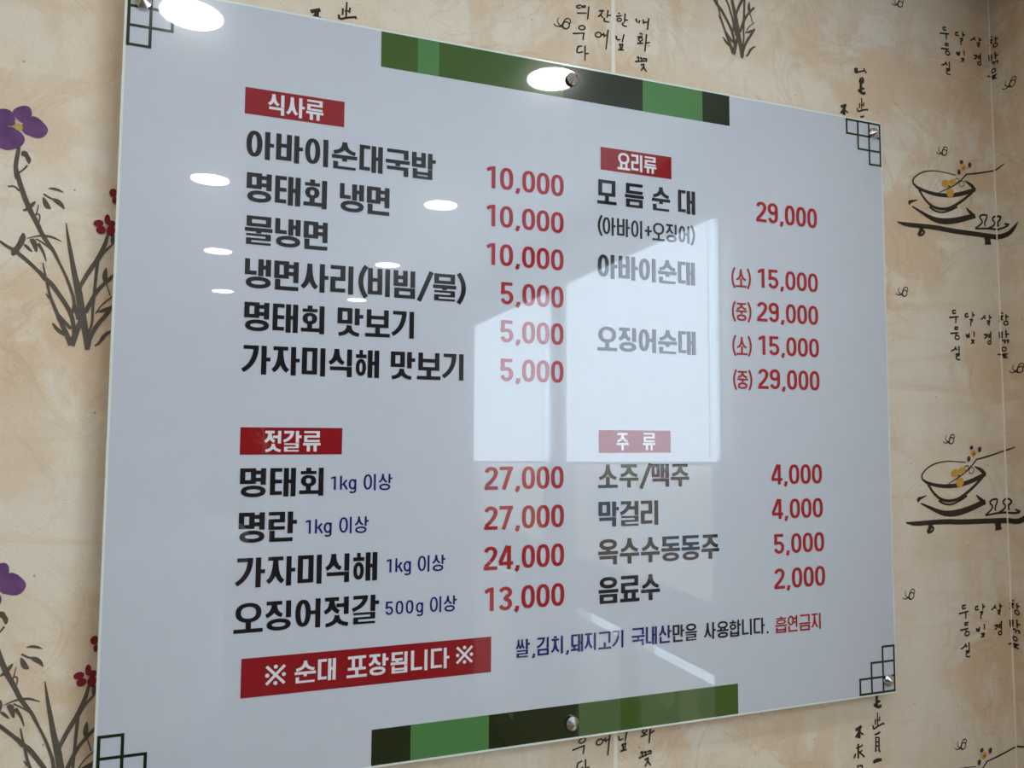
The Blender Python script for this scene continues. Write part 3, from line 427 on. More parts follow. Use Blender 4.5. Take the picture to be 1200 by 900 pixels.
  ('S','ink',[(0.7008,1.1081),(0.7108,1.1115)],[0.00285,0.00225]),
  ('S','ink',[(0.717,1.1163),(0.7154,1.1003)],[0.00285,0.00225]),
  ('S','ink',[(0.7162,1.1055),(0.7224,1.106)],[0.00286,0.00226]),
  ('S','ink',[(0.7131,1.1006),(0.7115,1.0953),(0.72,1.0948)],[0.00285,0.00255,0.00225]),
  ('S','ink',[(0.7007,1.0761),(0.7014,1.0692),(0.7083,1.0712)],[0.00283,0.00253,0.00223]),
  ('S','ink',[(0.7145,1.0809),(0.7114,1.0668)],[0.00284,0.00224]),
  ('S','ink',[(0.7052,1.0621),(0.7137,1.0644)],[0.00284,0.00224]),
  ('S','ink',[(0.7075,1.0626),(0.7082,1.0549)],[0.00283,0.00224]),
  ('S','ink',[(0.7121,1.0634),(0.7106,1.0553)],[0.00283,0.00224]),
  ('S','ink',[(0.7036,1.0534),(0.7144,1.0546)],[0.00284,0.00224]),
  ('S','ink',[(0.7365,1.1116),(0.7388,1.1056)],[0.00288,0.00228]),
  ('S','ink',[(0.7435,1.1102),(0.7419,1.1048)],[0.00289,0.00228]),
  ('S','ink',[(0.7498,1.1128),(0.7506,1.1051)],[0.00290,0.00229]),
  ('S','ink',[(0.7506,1.108),(0.7577,1.1098)],[0.00291,0.00230]),
  ('S','ink',[(0.7601,1.1171),(0.7576,1.0964)],[0.00290,0.00229]),
  ('S','ink',[(0.7426,1.0877),(0.7489,1.0875)],[0.00289,0.00228]),
  ('S','ink',[(0.7394,1.0814),(0.7488,1.0839)],[0.00289,0.00228]),
  ('S','ink',[(0.7441,1.0744),(0.7441,1.0715)],[0.00288,0.00227]),
  ('S','ink',[(0.7386,1.0702),(0.7496,1.0728)],[0.00289,0.00228]),
  ('S','ink',[(0.756,1.0889),(0.7526,1.0588)],[0.00289,0.00228]),
  ('S','ink',[(0.7543,1.0734),(0.7622,1.0764)],[0.00290,0.00229]),
  ('S','ink',[(0.7376,1.0468),(0.7416,1.0479),(0.7399,1.0393)],[0.00287,0.00257,0.00227]),
  ('S','ink',[(0.7431,1.0463),(0.747,1.0475),(0.7462,1.0405)],[0.00288,0.00257,0.00227]),
  ('S','ink',[(0.7345,1.0391),(0.7565,1.0444)],[0.00289,0.00228]),
  ('S','ink',[(0.7486,1.0466),(0.7565,1.048),(0.7549,1.042)],[0.00289,0.00258,0.00228]),
  ('S','ink',[(0.7446,1.0352),(0.7525,1.038),(0.7453,1.0253)],[0.00288,0.00258,0.00227]),
  ('S','ink',[(0.7501,1.0326),(0.7555,1.0257)],[0.00288,0.00227]),
  ('S','ink',[(0.6458,1.0785),(0.6447,1.0761),(0.6419,1.0743),(0.6384,1.0736),(0.6356,1.0744),(0.6345,1.0763),(0.6356,1.0786),(0.6384,1.0805),(0.6419,1.0812),(0.6447,1.0804),(0.6458,1.0785)],[0.00217,0.00217,0.00217,0.00217,0.00217,0.00217,0.00217,0.00217,0.00217,0.00217,0.00217]),
  ('S','ink',[(0.6742,1.0725),(0.6732,1.0698),(0.6704,1.0678),(0.6671,1.0671),(0.6644,1.0681),(0.6634,1.0704),(0.6644,1.0731),(0.6671,1.0751),(0.6705,1.0758),(0.6732,1.0748),(0.6742,1.0725)],[0.00220,0.00220,0.00220,0.00220,0.00220,0.00220,0.00220,0.00220,0.00220,0.00220,0.00220]),
  ('S','ink',[(0.7102,1.1043),(0.7094,1.1025),(0.7074,1.1011),(0.7049,1.1006),(0.7029,1.1012),(0.7021,1.1027),(0.7029,1.1044),(0.7049,1.1058),(0.7074,1.1063),(0.7094,1.1057),(0.7102,1.1043)],[0.00224,0.00224,0.00224,0.00224,0.00224,0.00224,0.00224,0.00224,0.00224,0.00224,0.00224]),
  ('S','ink',[(0.7487,1.0788),(0.7479,1.0771),(0.746,1.0758),(0.7437,1.0753),(0.7418,1.0759),(0.7411,1.0774),(0.7418,1.0791),(0.7437,1.0805),(0.7461,1.0809),(0.7479,1.0803),(0.7487,1.0788)],[0.00227,0.00227,0.00227,0.00227,0.00227,0.00227,0.00227,0.00227,0.00227,0.00227,0.00227]),
 ],
 'hanja_head': [
  ('S','ink',[(1.1893,1.1084),(1.1898,1.0991)],[0.00546,0.00546]),
  ('S','ink',[(1.1893,1.1075),(1.1951,1.1078)],[0.00365,0.00365]),
  ('S','ink',[(1.19,1.1036),(1.195,1.1051)],[0.00365,0.00365]),
  ('S','ink',[(1.1898,1.0994),(1.1999,1.1033),(1.21,1.1071)],[0.00329,0.00329,0.00329]),
  ('S','ink',[(1.2098,1.1117),(1.2108,1.1052)],[0.00367,0.00367]),
  ('S','ink',[(1.2117,1.1067),(1.2157,1.1031)],[0.00368,0.00368]),
  ('S','ink',[(1.2029,1.0924),(1.2078,1.0912),(1.2062,1.0829),(1.1979,1.0828),(1.202,1.0916)],[0.00439,0.00439,0.00439,0.00439,0.00439]),
  ('S','ink',[(1.1994,1.086),(1.2069,1.0878)],[0.00366,0.00366]),
  ('S','ink',[(1.2017,1.0821),(1.2012,1.066)],[0.00546,0.00546]),
  ('S','ink',[(1.1943,1.0662),(1.2039,1.072),(1.2092,1.0729)],[0.00438,0.00438,0.00438]),
  ('S','ink',[(1.1971,1.0666),(1.2052,1.0624),(1.2113,1.0656)],[0.00547,0.00547,0.00547]),
 ],
 'hanja_mid': [
  ('S','ink',[(1.2025,1.0542),(1.2018,1.032)],[0.00254,0.00254]),
  ('S','ink',[(1.1972,1.044),(1.1969,1.0339)],[0.00272,0.00272]),
  ('S','ink',[(1.2072,1.0469),(1.2061,1.0387)],[0.00273,0.00273]),
  ('S','ink',[(1.1996,1.0403),(1.2054,1.0418)],[0.00218,0.00218]),
  ('S','ink',[(1.1919,1.0338),(1.1925,1.0266),(1.2026,1.0312),(1.2143,1.0344)],[0.00327,0.00327,0.00327,0.00327]),
  ('S','ink',[(1.2144,1.036),(1.2162,1.032)],[0.00292,0.00292]),
  ('S','ink',[(1.1534,1.0302),(1.1666,1.0354)],[0.00538,0.00538]),
  ('S','ink',[(1.162,1.0334),(1.1605,1.016)],[0.00642,0.00642]),
  ('S','ink',[(1.1615,1.0277),(1.1531,1.0179)],[0.00427,0.00427]),
  ('S','ink',[(1.1646,1.0249),(1.1702,1.0209)],[0.00323,0.00323]),
  ('S','ink',[(1.198,1.0177),(1.2072,1.0209)],[0.00363,0.00363]),
 ],
 'hanja_tail': [
  ('S','ink',[(1.1945,-0.0758),(1.2056,-0.0741)],[0.00334,0.00334]),
  ('S','ink',[(1.1974,-0.0791),(1.1965,-0.1035)],[0.00332,0.00332]),
  ('S','ink',[(1.2043,-0.0815),(1.2036,-0.1014)],[0.00333,0.00333]),
  ('S','ink',[(1.1973,-0.0806),(1.2043,-0.0815)],[0.00267,0.00267]),
  ('S','ink',[(1.1971,-0.0882),(1.2041,-0.0888)],[0.00267,0.00267]),
  ('S','ink',[(1.1968,-0.0949),(1.2038,-0.0951)],[0.00267,0.00267]),
  ('S','ink',[(1.1945,-0.1041),(1.1986,-0.1019)],[0.00266,0.00266]),
  ('S','ink',[(1.2026,-0.101),(1.2065,-0.1063)],[0.00333,0.00333]),
  ('S','ink',[(1.19,-0.1215),(1.198,-0.1187),(1.209,-0.1193)],[0.00498,0.00730,0.00498]),
  ('S','ink',[(1.1534,-0.093),(1.1643,-0.0914)],[0.00328,0.00328]),
  ('S','ink',[(1.1585,-0.0862),(1.1578,-0.1103)],[0.00392,0.00392]),
  ('S','ink',[(1.1653,-0.0886),(1.1676,-0.0916)],[0.00328,0.00328]),
  ('S','ink',[(1.1522,-0.1015),(1.1486,-0.109)],[0.00326,0.00326]),
  ('S','ink',[(1.1582,-0.0981),(1.1715,-0.11)],[0.00329,0.00329]),
  ('S','ink',[(1.162,-0.1001),(1.167,-0.0978)],[0.00263,0.00263]),
  ('S','ink',[(1.1565,-0.1205),(1.1562,-0.1306)],[0.00326,0.00326]),
  ('S','ink',[(1.1593,-0.1228),(1.1662,-0.1227),(1.1655,-0.1319)],[0.00328,0.00328,0.00328]),
 ],
 'knot': [
  ('S','ink',[(1.3893,0.9892),(1.3865,0.9832),(1.3895,0.9788),(1.3938,0.9763)],[0.00136,0.00168,0.00200,0.00233]),
  ('S','ink',[(1.3807,0.9779),(1.384,0.975),(1.3893,0.9747),(1.3938,0.9763)],[0.00155,0.00187,0.00220,0.00252]),
  ('S','ink',[(1.4078,0.9801),(1.4069,0.9771),(1.4047,0.9747),(1.4018,0.9735),(1.399,0.9739),(1.397,0.9758),(1.3964,0.9786),(1.3973,0.9816),(1.3994,0.984),(1.4023,0.9852),(1.4052,0.9848),(1.4072,0.9829),(1.4078,0.9801)],[0.00214,0.00214,0.00214,0.00214,0.00214,0.00214,0.00214,0.00214,0.00214,0.00214,0.00214,0.00214,0.00214]),
  ('S','ink',[(1.3938,0.9763),(1.3972,0.9823),(1.3999,0.9882),(1.4039,0.9912),(1.4083,0.9903),(1.41,0.9867),(1.4079,0.983)],[0.00234,0.00224,0.00215,0.00205,0.00195,0.00185,0.00176]),
  ('S','ink',[(1.3938,0.9763),(1.3974,0.9734),(1.4018,0.973)],[0.00194,0.00194,0.00194]),
 ],
}
KNOT_SPOTS = [(0.0, 0.0), (0.175, 0.1394), (-0.11, -0.2792), (-0.0063, -0.5489), (0.1681, -0.4142), (-0.1146, -0.8256), (-0.0016, -1.1004), (-0.0999, 0.2733)]
# ------------------------------------------------------------------ stroke lettering (blunt gothic strokes)
def ribbon(mb, pts, sv, sh, put, closed=False, widths=None, mi=0):
    """flat stroke along pts (plane coordinates): sv wide where it runs upright, sh wide where it runs level; put(a, b) gives the 3-D point"""
    n = len(pts)
    if n < 2: return
    L, R = [], []
    for i in range(n):
        p = Vector(pts[i])
        a = Vector(pts[i - 1]) if i > 0 else (Vector(pts[-2]) if closed else None); c = Vector(pts[i + 1]) if i < n - 1 else (Vector(pts[1]) if closed else None)
        d1 = (p - a).normalized() if a is not None and (p - a).length > 1e-9 else None; d2 = (c - p).normalized() if c is not None and (c - p).length > 1e-9 else None
        if d1 is None: d1 = d2
        if d2 is None: d2 = d1
        if d1 is None: return
        d = (d1 + d2); d = d.normalized() if d.length > 1e-6 else d1
        w = widths[i] if widths else math.hypot(sv * d.y, sh * d.x)
        k = 1 / max(.5, d.dot(d1)); nrm = Vector((-d.y, d.x)) * (w * .5 * k)
        L.append(p + nrm); R.append(p - nrm)
    for i in range(n - 1):
        mb.poly([put(*R[i]), put(*R[i + 1]), put(*L[i + 1]), put(*L[i])], mi)
def bez(p0, p1, p2, n=7):
    return [tuple(((1 - t) ** 2 * a + 2 * t * (1 - t) * b + t * t * c) for a, b, c in zip(p0, p1, p2)) for t in [i / n for i in range(n + 1)]]
def ell(x0, y0, x1, y1, n=24, power=2.25):
    cx, cy, rx, ry = (x0 + x1) / 2, (y0 + y1) / 2, (x1 - x0) / 2, (y1 - y0) / 2; out = []
    for i in range(n + 1):
        t = 2 * math.pi * i / n; c, s = math.cos(t), math.sin(t)
        out.append((cx + rx * math.copysign(abs(c) ** (2 / power), c), cy + ry * math.copysign(abs(s) ** (2 / power), s)))
    return out
def _consonant(j, x0, y0, x1, y1, w, h, tall=False):
    """strokes of a consonant filling the box; w, h = upright / level stroke thickness"""
    a, b, c, d = x0 + w / 2, x1 - w / 2, y0 + h / 2, y1 - h / 2; xm, ym = (x0 + x1) / 2, (y0 + y1) / 2; W, H = x1 - x0, y1 - y0
    Hn = lambda y, p=x0, q=x1: [(p, y), (q, y)]
    V = lambda x, p=y0, q=y1: [(x, p), (x, q)]
    if j == 'ㄱ':
        if tall: return [Hn(d, x0 + .04 * W, x1 - w * .4)] + [bez((b, y1), (b, y0 + .34 * H), (x0, y0 + .07 * H), 9)]
        return [Hn(d), V(b)]
    if j == 'ㄴ': return [V(a), Hn(c)]
    if j == 'ㄷ': return [Hn(d), V(a), Hn(c)]
    if j == 'ㅌ': return [Hn(d), V(a), Hn(c), Hn(ym)]
    if j == 'ㄹ': return [Hn(d), V(b, ym, y1), Hn(ym), V(a, y0, ym + h / 2), Hn(c)]
    if j == 'ㅁ': return [Hn(d), Hn(c), V(a), V(b)]
    if j == 'ㅂ': return [V(a), V(b), Hn(c), Hn(y0 + .56 * H)]
    if j == 'ㅍ': return [Hn(d), Hn(c), V(x0 + .3 * W), V(x1 - .3 * W)]
    if j == 'ㅇ': return [('O', ell(a, c, b, d))]
    if j in 'ㅅ':
        k = .5 if tall else .40
        return [bez((xm, y1), (xm, y0 + k * H * .55), (x0 + .02 * W, y0 + .10 * H)), bez((xm, y1), (xm, y0 + k * H * .55), (x1 - .02 * W, y0 + .10 * H))]
    if j == 'ㅆ':
        return _consonant('ㅅ', x0, y0, x0 + .56 * W, y1, w, h, tall) + _consonant('ㅅ', x0 + .44 * W, y0, x1, y1, w, h, tall)
    if j == 'ㅈ': return [Hn(d, x0 + .03 * W, x1 - .03 * W)] + [s for s in _consonant('ㅅ', x0, y0, x1, d, w, h, tall)]
    if j == 'ㅊ': return [Hn(y1 - h / 2, xm - .2 * W, xm + .2 * W)] + _consonant('ㅈ', x0, y0, x1, y1 - h * 1.25, w, h, tall)
    if j == 'ㅎ':
        t = y1 - .17 * H; return [[(xm, t - h * .5), (xm, y1)], Hn(t - h / 2), ('O', ell(a + .02 * W, c, b - .02 * W, t - h * 1.75))]
    return []
def consonant(j, x0, y0, x1, y1, w, h, tall=False):
    """the consonant with its strokes thinned where the box is too small for them: ('S' or 'O', points, upright factor, level factor)"""
    h2 = min(h, {'ㄹ': .195, 'ㅌ': .21, 'ㅁ': .32, 'ㅂ': .28, 'ㅎ': .17, 'ㅍ': .28, 'ㅇ': .32, 'ㄷ': .30, 'ㅈ': .30, 'ㅊ': .22, 'ㅆ': .28}.get(j, .36) * (y1 - y0))
    w2 = min(w, {'ㅎ': .33, 'ㅇ': .33, 'ㅁ': .36, 'ㅂ': .36, 'ㅆ': .20}.get(j, .42) * (x1 - x0)); out = []
    for s in _consonant(j, x0, y0, x1, y1, w2, h2, tall): out.append((s[0], s[1], w2 / w, h2 / h) if isinstance(s, tuple) else ('S', s, w2 / w, h2 / h))
    return out
VERT = 'ㅏㅐㅓㅕㅣ'
CHO = 'ㄱㄲㄴㄷㄸㄹㅁㅂㅃㅅㅆㅇㅈㅉㅊㅋㅌㅍㅎ'; JUNG = 'ㅏㅐㅑㅒㅓㅔㅕㅖㅗㅘㅙㅚㅛㅜㅝㅞㅟㅠㅡㅢㅣ'; JONG = ' ㄱㄲㄳㄴㄵㄶㄷㄹㄺㄻㄼㄽㄾㄿㅀㅁㅂㅄㅅㅆㅇㅈㅊㅋㅌㅍㅎ'
def syllable(ch, w, h):
    """strokes of a Hangul syllable in a unit cell; also its ink width"""
    k = ord(ch) - 0xAC00; L, V, T = CHO[k // 588], JUNG[k // 28 % 21], JONG[k % 28].strip(); st = []
    g = h * .45                                                      # gap between pieces
    if V in VERT:
        fin = .37 if T else 0; y0 = fin + g if T else .03
        if T in ('ㅇ', 'ㄹ'): fin = .40; y0 = fin + g
        stem0 = (fin + g * .4) if T else 0.0
        if T == 'ㄴ': stem0 = .27; y0 = .40
        if V == 'ㅏ': cx, sx = .53, .62
        elif V == 'ㅐ': cx, sx = .385, .44
        elif V == 'ㅣ': cx, sx = .53, .64
        else: cx, sx = .50, .655
        cl = (y0 + .03 if not T else y0); cy1 = 1.0 if L in 'ㅁㅂㄱㄹㄷㅌㄴㅈㅎㅊ' or T else .985
        st += consonant(L, 0.0, cl, cx, cy1, w, h, tall=(L in 'ㄱㅅㅈ'))
        bot = 1.0
        mid = stem0 + (1 - stem0) * (.53 if not T else .52)
        if V == 'ㅐ':
            st += [[(sx + w / 2, stem0), (sx + w / 2, 1)], [(sx + w * 1.42 + w / 2, stem0), (sx + w * 1.42 + w / 2, 1)], [(sx + w, mid), (sx + w * 1.42, mid)]]; ink = sx + w * 2.42
        else:
            x = sx + w / 2; st += [[(x, stem0), (x, 1)]]; ink = sx + w
            if V == 'ㅏ': st += [[(x, mid), (sx + w + .13, mid)]]; ink = sx + w + .13
            if V == 'ㅓ': st += [[(cx - w * .5 if L == 'ㅇ' else cx - .10, mid), (x, mid)]]
            if V == 'ㅕ':
                cm = (cl + 1) / 2; e = max(h * .95, (1 - cl) * .20); st += [[(cx - w * .5, cm + e), (x, cm + e)], [(cx - w * .5, cm - e), (x, cm - e)]]
        if T: st += consonant(T, .035, 0, sx + (w * 2.42 if V == 'ㅐ' else w), fin, w, h)
        return st, ink
    if V in 'ㅗㅛㅜㅠㅡ':
        x0, x1 = .05, .86; B = (0.0, .91)
        if T:
            fin = {'ㄴ': .27, 'ㄹ': .38, 'ㄱ': .35, 'ㅇ': .36}.get(T, .35) if V == 'ㅜ' else {'ㄹ': .39}.get(T, .35)
            bar = fin + h / 2 + ((.075 if T == 'ㄹ' else .115) if V == 'ㅜ' else .045)
            if V in 'ㅗㅛ': low = bar + h / 2 + (.075 if L != 'ㅇ' else .05)
            else: low = bar + h / 2 + g * .7
            st += consonant(L, x0, low, x1, 1, w, h)
            st += [[(B[0], bar), (B[1], bar)]]
            if V == 'ㅜ': st += [[(.455, bar), (.455, fin + g * .35)]]
            if V == 'ㅗ': st += [[(.455, bar), (.455, low + .02)]]
            if V == 'ㅛ': st += [[(.30, bar), (.30, low + .02)], [(.61, bar), (.61, low + .02)]]
            st += consonant(T, x0, 0, x1, fin, w, h)
        elif V in 'ㅗㅛ':
            low = .34; st += consonant(L, x0, low, x1, 1, w, h); st += [[(B[0], h / 2), (B[1], h / 2)]]; top = low + (.14 if L == 'ㅅ' else h * .4)
            st += [[(.455, h / 2), (.455, top)]] if V == 'ㅗ' else [[(.27, h / 2), (.27, top)], [(.64, h / 2), (.64, top)]]
        elif V in 'ㅜㅠ':
            bar = .36; st += consonant(L, x0, bar + h / 2 + g * .7, x1, 1, w, h); st += [[(B[0], bar), (B[1], bar)]]
            st += [[(.455, 0), (.455, bar)]] if V == 'ㅜ' else [[(.28, 0), (.28, bar)], [(.63, 0), (.63, bar)]]
        else:
            st += consonant(L, x0, .3, x1, 1, w, h); st += [[(B[0], .15), (B[1], .15)]]
        return st, .91
    # ㅚ ㅙ ...
    two = V == 'ㅙ'; cx = .46 if two else .56; sx = .50 if two else .635; fin = .34 if T else 0; lo = fin + g if T else .07
    bar = lo + h / 2; low = bar + h / 2 + (.06 if T else .13); stem0 = fin + g * .4 if T else 0
    st += consonant(L, .04, low, cx, 1, w, h); st += [[(0, bar), (sx + w * .3, bar)], [((.04 + cx) / 2, bar), ((.04 + cx) / 2, low + h * .3)]]
    st += [[(sx + w / 2, stem0), (sx + w / 2, 1)]]; ink = sx + w
    if two: st += [[(sx + w * 1.95, stem0), (sx + w * 1.95, 1)], [(sx + w, .5), (sx + w * 1.95, .5)]]; ink = sx + w * 2.45
    if T: st += consonant(T, .05, 0, ink, fin, w, h)
    return st, ink
def arc(cx, cy, rx, ry, a0, a1, n=10):
    return [(cx + rx * math.cos(math.radians(a0 + (a1 - a0) * i / n)), cy + ry * math.sin(math.radians(a0 + (a1 - a0) * i / n))) for i in range(n + 1)]
def digit(c, w, h, D):
    """strokes of a figure in a box D wide, 1 tall"""
    a, b, t, o, xm = w / 2, D - w / 2, 1 - h / 2, h / 2, D / 2; rx = b - a
    if c == '0': return [('O', ell(a, o, b, t, 28, 2.5))], D
    if c == '1': return [[(.62 * D - w / 2, 0), (.62 * D - w / 2, 1)], [(0.0, 1 - h * 1.35), (.62 * D - w, 1 - h * .5)]], .62 * D
    if c == '2': return [arc(xm, t - rx * .5 * .62, rx / 2, rx * .5 * .62, 172, 0, 9) + bez((b, t - rx * .31), (b - .02, .50), (a * .8, h), 6), [(0, o), (D, o)]], D
    if c == '3': return [arc(xm, .745, rx / 2, .255 - h / 2, 165, -90, 11), [(.38 * D, .49), (xm + .02, .49)], arc(xm, .255, rx / 2, .255 - h / 2 + .02, 90, -165, 11)], D
    if c == '4': return [[(.74 * D, 0), (.74 * D, 1)], [(.62 * D, 1), (.06 * D, .27)], [(0, .25), (D * 1.04, .25)]], D * 1.04
    if c == '5': return [[(.06 * D, t), (.92 * D, t)], [(.06 * D + w / 2, 1), (.06 * D + w / 2, .46)], [(.06 * D, .50), (.2 * D, .55)] + arc(xm, .315, rx / 2, .315 - h / 2, 105, -165, 13)], D
    if c == '7': return [[(0, t), (D, t)], [(D - w * .55, 1 - h * .4), (.30 * D, 0)]], D
    if c == '9': return [('O', ell(a, .42 + h / 2, b, t, 24, 2.2)), [(b, .68), (b, .34)] + arc(xm, .30, rx / 2, .30 - h / 2, 8, -165, 9)], D
    return [], D
def glyph(c, w, h, numeric):
    """strokes, advance, ink width in cell units"""
    if '가' <= c <= '힣':
        st, ink = syllable(c, w, h); return st, max(.95, min(1.0, ink + .11)), ink
    if c.isdigit():
        D = .88 if numeric else .50
        if numeric: st, ink = digit(c, w, h, D); return st, 1.0 if c != '1' else .86, ink
        st, ink = digit(c, w * 1.0, h, D); st = scale_strokes(st, 1, .80, 0, .08); return st, (.67 if c != '1' else .53), ink
    if c == ' ': return [], .32, 0
    if c == ',':
        s = 1.0 if numeric else .9; return [[(.10 * s + w * .5, .02), (.10 * s + w * .5, .145)], [(.10 * s + w * .62, .03), (.02 * s + w * .3, -.09)]], (.50 if numeric else .36), .3
    if c == '.': return [[(.06 + w / 2, 0), (.06 + w / 2, .12)]], .35, .06 + w
    if c == '(': return [bez((.34, 1.06), (-.06, .5), (.34, -.06), 9)], .40, .34
    if c == ')': return [bez((.0, 1.06), (.42, .5), (.0, -.06), 9)], .40, .26
    if c == '/': return [[(.02, -.06), (.50, 1.03)]], .56, .52
    if c == '+': return [[(.03, .48), (.53, .48)], [(.28, .20), (.28, .76)]], .58, .53
    if c == 'k': return [[(.03 + w / 2, .08), (.03 + w / 2, .92)], [(.06 + w, .36), (.44, .66)], [(.20 + w / 2, .44), (.47, .08)]], .56, .47
    if c == 'g': return [('O', ell(w / 2, .08 + h / 2, .48 - w / 2, .66, 20, 2.1)), [(.48 - w / 2, .69), (.48 - w / 2, .02)] + arc(.24, .02, .24 - w / 2, .12, 0, -150, 8)], .62, .48
    if c == '※':
        st = [[(.06, .06), (.94, .94)], [(.06, .94), (.94, .06)]]
        for x, y in ((.5, .9), (.5, .1), (.1, .5), (.9, .5)): st.append(('D', [(x, y)]))
        return st, 1.0, 1.0
    return [], .5, 0
def scale_strokes(st, kx, ky, ox, oy):
    f = lambda L: [(x * kx + ox, y * ky + oy) for x, y in L]
    return [(s[0], f(s[1])) + tuple(s[2:]) if isinstance(s, tuple) else f(s) for s in st]
#          upright, level stroke as share of the letter height, material
STYLE = {'dish': (.170, .132, 'black'), 'price': (.175, .148, 'red'), 'note': (.118, .105, 'navy'), 'light': (.125, .112, 'black'), 'size': (.120, .105, 'red'), 'head': (.150, .128, 'white'),
         'foot_navy': (.132, .112, 'navy'), 'foot_black': (.132, .112, 'black'), 'foot_red': (.122, .106, 'red')}
def lettering(name, txt, style, x0, x1, z0, z1, y, parent):
    sv, sh, mk = STYLE[style]; ph = z1 - z0; numeric = txt.replace(',', '').isdigit()
    pw = ph
    for _ in range(6):                                                # fit the cell width so that the ink ends at x1
        w, h = sv * ph / pw, sh; pen = 0.0; ink = 0.0
        for c in txt:
            st, adv, iw = glyph(c, w, h, numeric)
            if iw: ink = pen + iw
            pen += adv
        pw = (x1 - x0) / ink
    w = sv * ph / pw; mb = MB(); pen = 0.0; k = 0; put = lambda a, b: (a, y - .00003 * k, b)      # each stroke a hair above the last, so that none share a plane
    for c in txt:
        st, adv, iw = glyph(c, w, sh, numeric)
        k = 0
        for s in st:
            k += 1
            if isinstance(s, tuple) and s[0] == 'D':
                cx, cz = x0 + (pen + s[1][0][0]) * pw, z0 + s[1][0][1] * ph; r = .10 * ph
                mb.poly([put(cx + r * math.cos(k * math.pi / 6), cz + r * math.sin(k * math.pi / 6)) for k in range(12)]); continue
            tup = isinstance(s, tuple); closed = tup and s[0] == 'O'; fw, fh = s[2:] if tup and len(s) > 2 else (1, 1)
            pts = [(x0 + (pen + a) * pw, z0 + b * ph) for a, b in (s[1] if tup else s)]
            ribbon(mb, pts, sv * ph * fw, sh * ph * fh, put, closed)
        pen += adv
    return mb.build(name, M[mk], parent, fix=False)
# ------------------------------------------------------------------ the room shell
def struct(name, o): o['kind'] = 'structure'; return o
mb = MB(); mb.box(XL, XR, YW, YW + .15, ZF, ZC); wall_back = struct('wall_back', mb.build('wall_back', M['paper']))
mb = MB(); mb.box(XL - .2, XL, YF, YW + .15, ZF, ZC); struct('', mb.build('wall_left', M['paper']))
mb = MB(); mb.box(XL - .2, XR + .2, YF - .2, YF, ZF, ZC); struct('', mb.build('wall_front', M['dim_wall']))
mb = MB(); mb.box(XL - .2, XR + .2, YF - .2, YW + .15, ZF - .1, ZF); struct('', mb.build('floor', M['floor']))
mb = MB(); mb.box(XL - .2, XR + .2, YF - .2, YW + .15, ZC, ZC + .1); struct('', mb.build('ceiling', M['plaster']))
WIN = [(-2.11, -.972), (-3.505, -2.335)]; WZ0, WZ1 = -.115, 1.10            # the two upper windows (y range), sill and head
LOW = [(-1.475, -.985), (-2.005, -1.590), (-3.500, -2.770)]; LZ0, LZ1 = -1.05, -.292   # the glazed panels below them
mb = MB(); T = XR + .08
mb.box(XR, T, YF, YW + .15, ZF, LZ0); mb.box(XR, T, YF, YW + .15, LZ1, WZ0); mb.box(XR, T, YF, YW + .15, WZ1, ZC)
for a, b in ((YF, WIN[1][0]), (WIN[1][1], WIN[0][0]), (WIN[0][1], YW + .15)): mb.box(XR, T, a, b, WZ0, WZ1)
for a, b in ((YF, LOW[2][0]), (LOW[2][1], LOW[1][0]), (LOW[1][1], LOW[0][0]), (LOW[0][1], YW + .15)): mb.box(XR, T, a, b, LZ0, LZ1)
wall_right = struct('', mb.build('wall_right', M['paper']))
def window(name, y0, y1, z0, z1, t, inset, ftop, films, gap=0.0, sill=True, film='film'):
    """frame, pane and printed film; the film stops at ftop and leaves a clear gap at the near side"""
    w = empty(name, (XR + .04, (y0 + y1) / 2, z0)); w['kind'] = 'structure'; lx = lambda v: v - w.location.x; ly = lambda v: v - w.location.y; lz = lambda v: v - z0
    m = MB(); X0, X1 = lx(XR + inset), lx(XR + inset + .035)
    m.box(X0, X1, ly(y0), ly(y1), 0, t); m.box(X0, X1, ly(y0), ly(y1), lz(z1) - t, lz(z1)); m.box(X0, X1, ly(y0), ly(y0) + t, t, lz(z1) - t); m.box(X0, X1, ly(y1) - t, ly(y1), t, lz(z1) - t)
    m.build('window_frame', M['trim'], w)
    px = inset + .018; m = MB(); m.box(lx(XR + px), lx(XR + px + .005), ly(y0) + t, ly(y1) - t, t, lz(z1) - t); m.build('pane', M['glass'], w)
    if sill: m = MB(); m.box(lx(XR - .02), lx(XR + inset), ly(y0), ly(y1), -.02, 0); m.build('window_sill', M['trim'], w)
    m = MB(); m.box(lx(XR + px - .003), lx(XR + px - .001), ly(y0) + t, ly(y1) - t - gap, t, lz(ftop)); f = m.build('window_film', M[film], w)
    k = 0
    for mk, a0, a1, c0, c1 in films:                                   # pictures printed on the film
        m = MB(); n = 20; yc, zc, ry, rz = ly((a0 + a1) / 2), lz((c0 + c1) / 2), abs(a1 - a0) / 2, (c1 - c0) / 2; k += 1
        pw_ = 2.0 if mk != 'film_pink' else 8.0
        ring = [(math.copysign(abs(math.cos(q)) ** (2 / pw_), math.cos(q)), math.copysign(abs(math.sin(q)) ** (2 / pw_), math.sin(q))) for q in [2 * math.pi * i / n for i in range(n)]]
        m.poly([(lx(XR + px - .003 - .0004 * k), yc + ry * c_, zc + rz * s_) for c_, s_ in ring]); m.build('film_picture', M[mk], f)
    return w
window('window_1', *WIN[0], WZ0, WZ1, .03, .03, .40, [('film_white', -1.75, -1.05, -.05, .16), ('film_pink', -1.45, -1.25, .26, .31), ('film_blue', -1.95, -1.62, .06, .24), ('film_blue', -1.32, -1.12, .03, .17), ('film_pink', -1.98, -1.85, .26, .32), ('film_white', -1.28, -1.06, -.07, .05)])
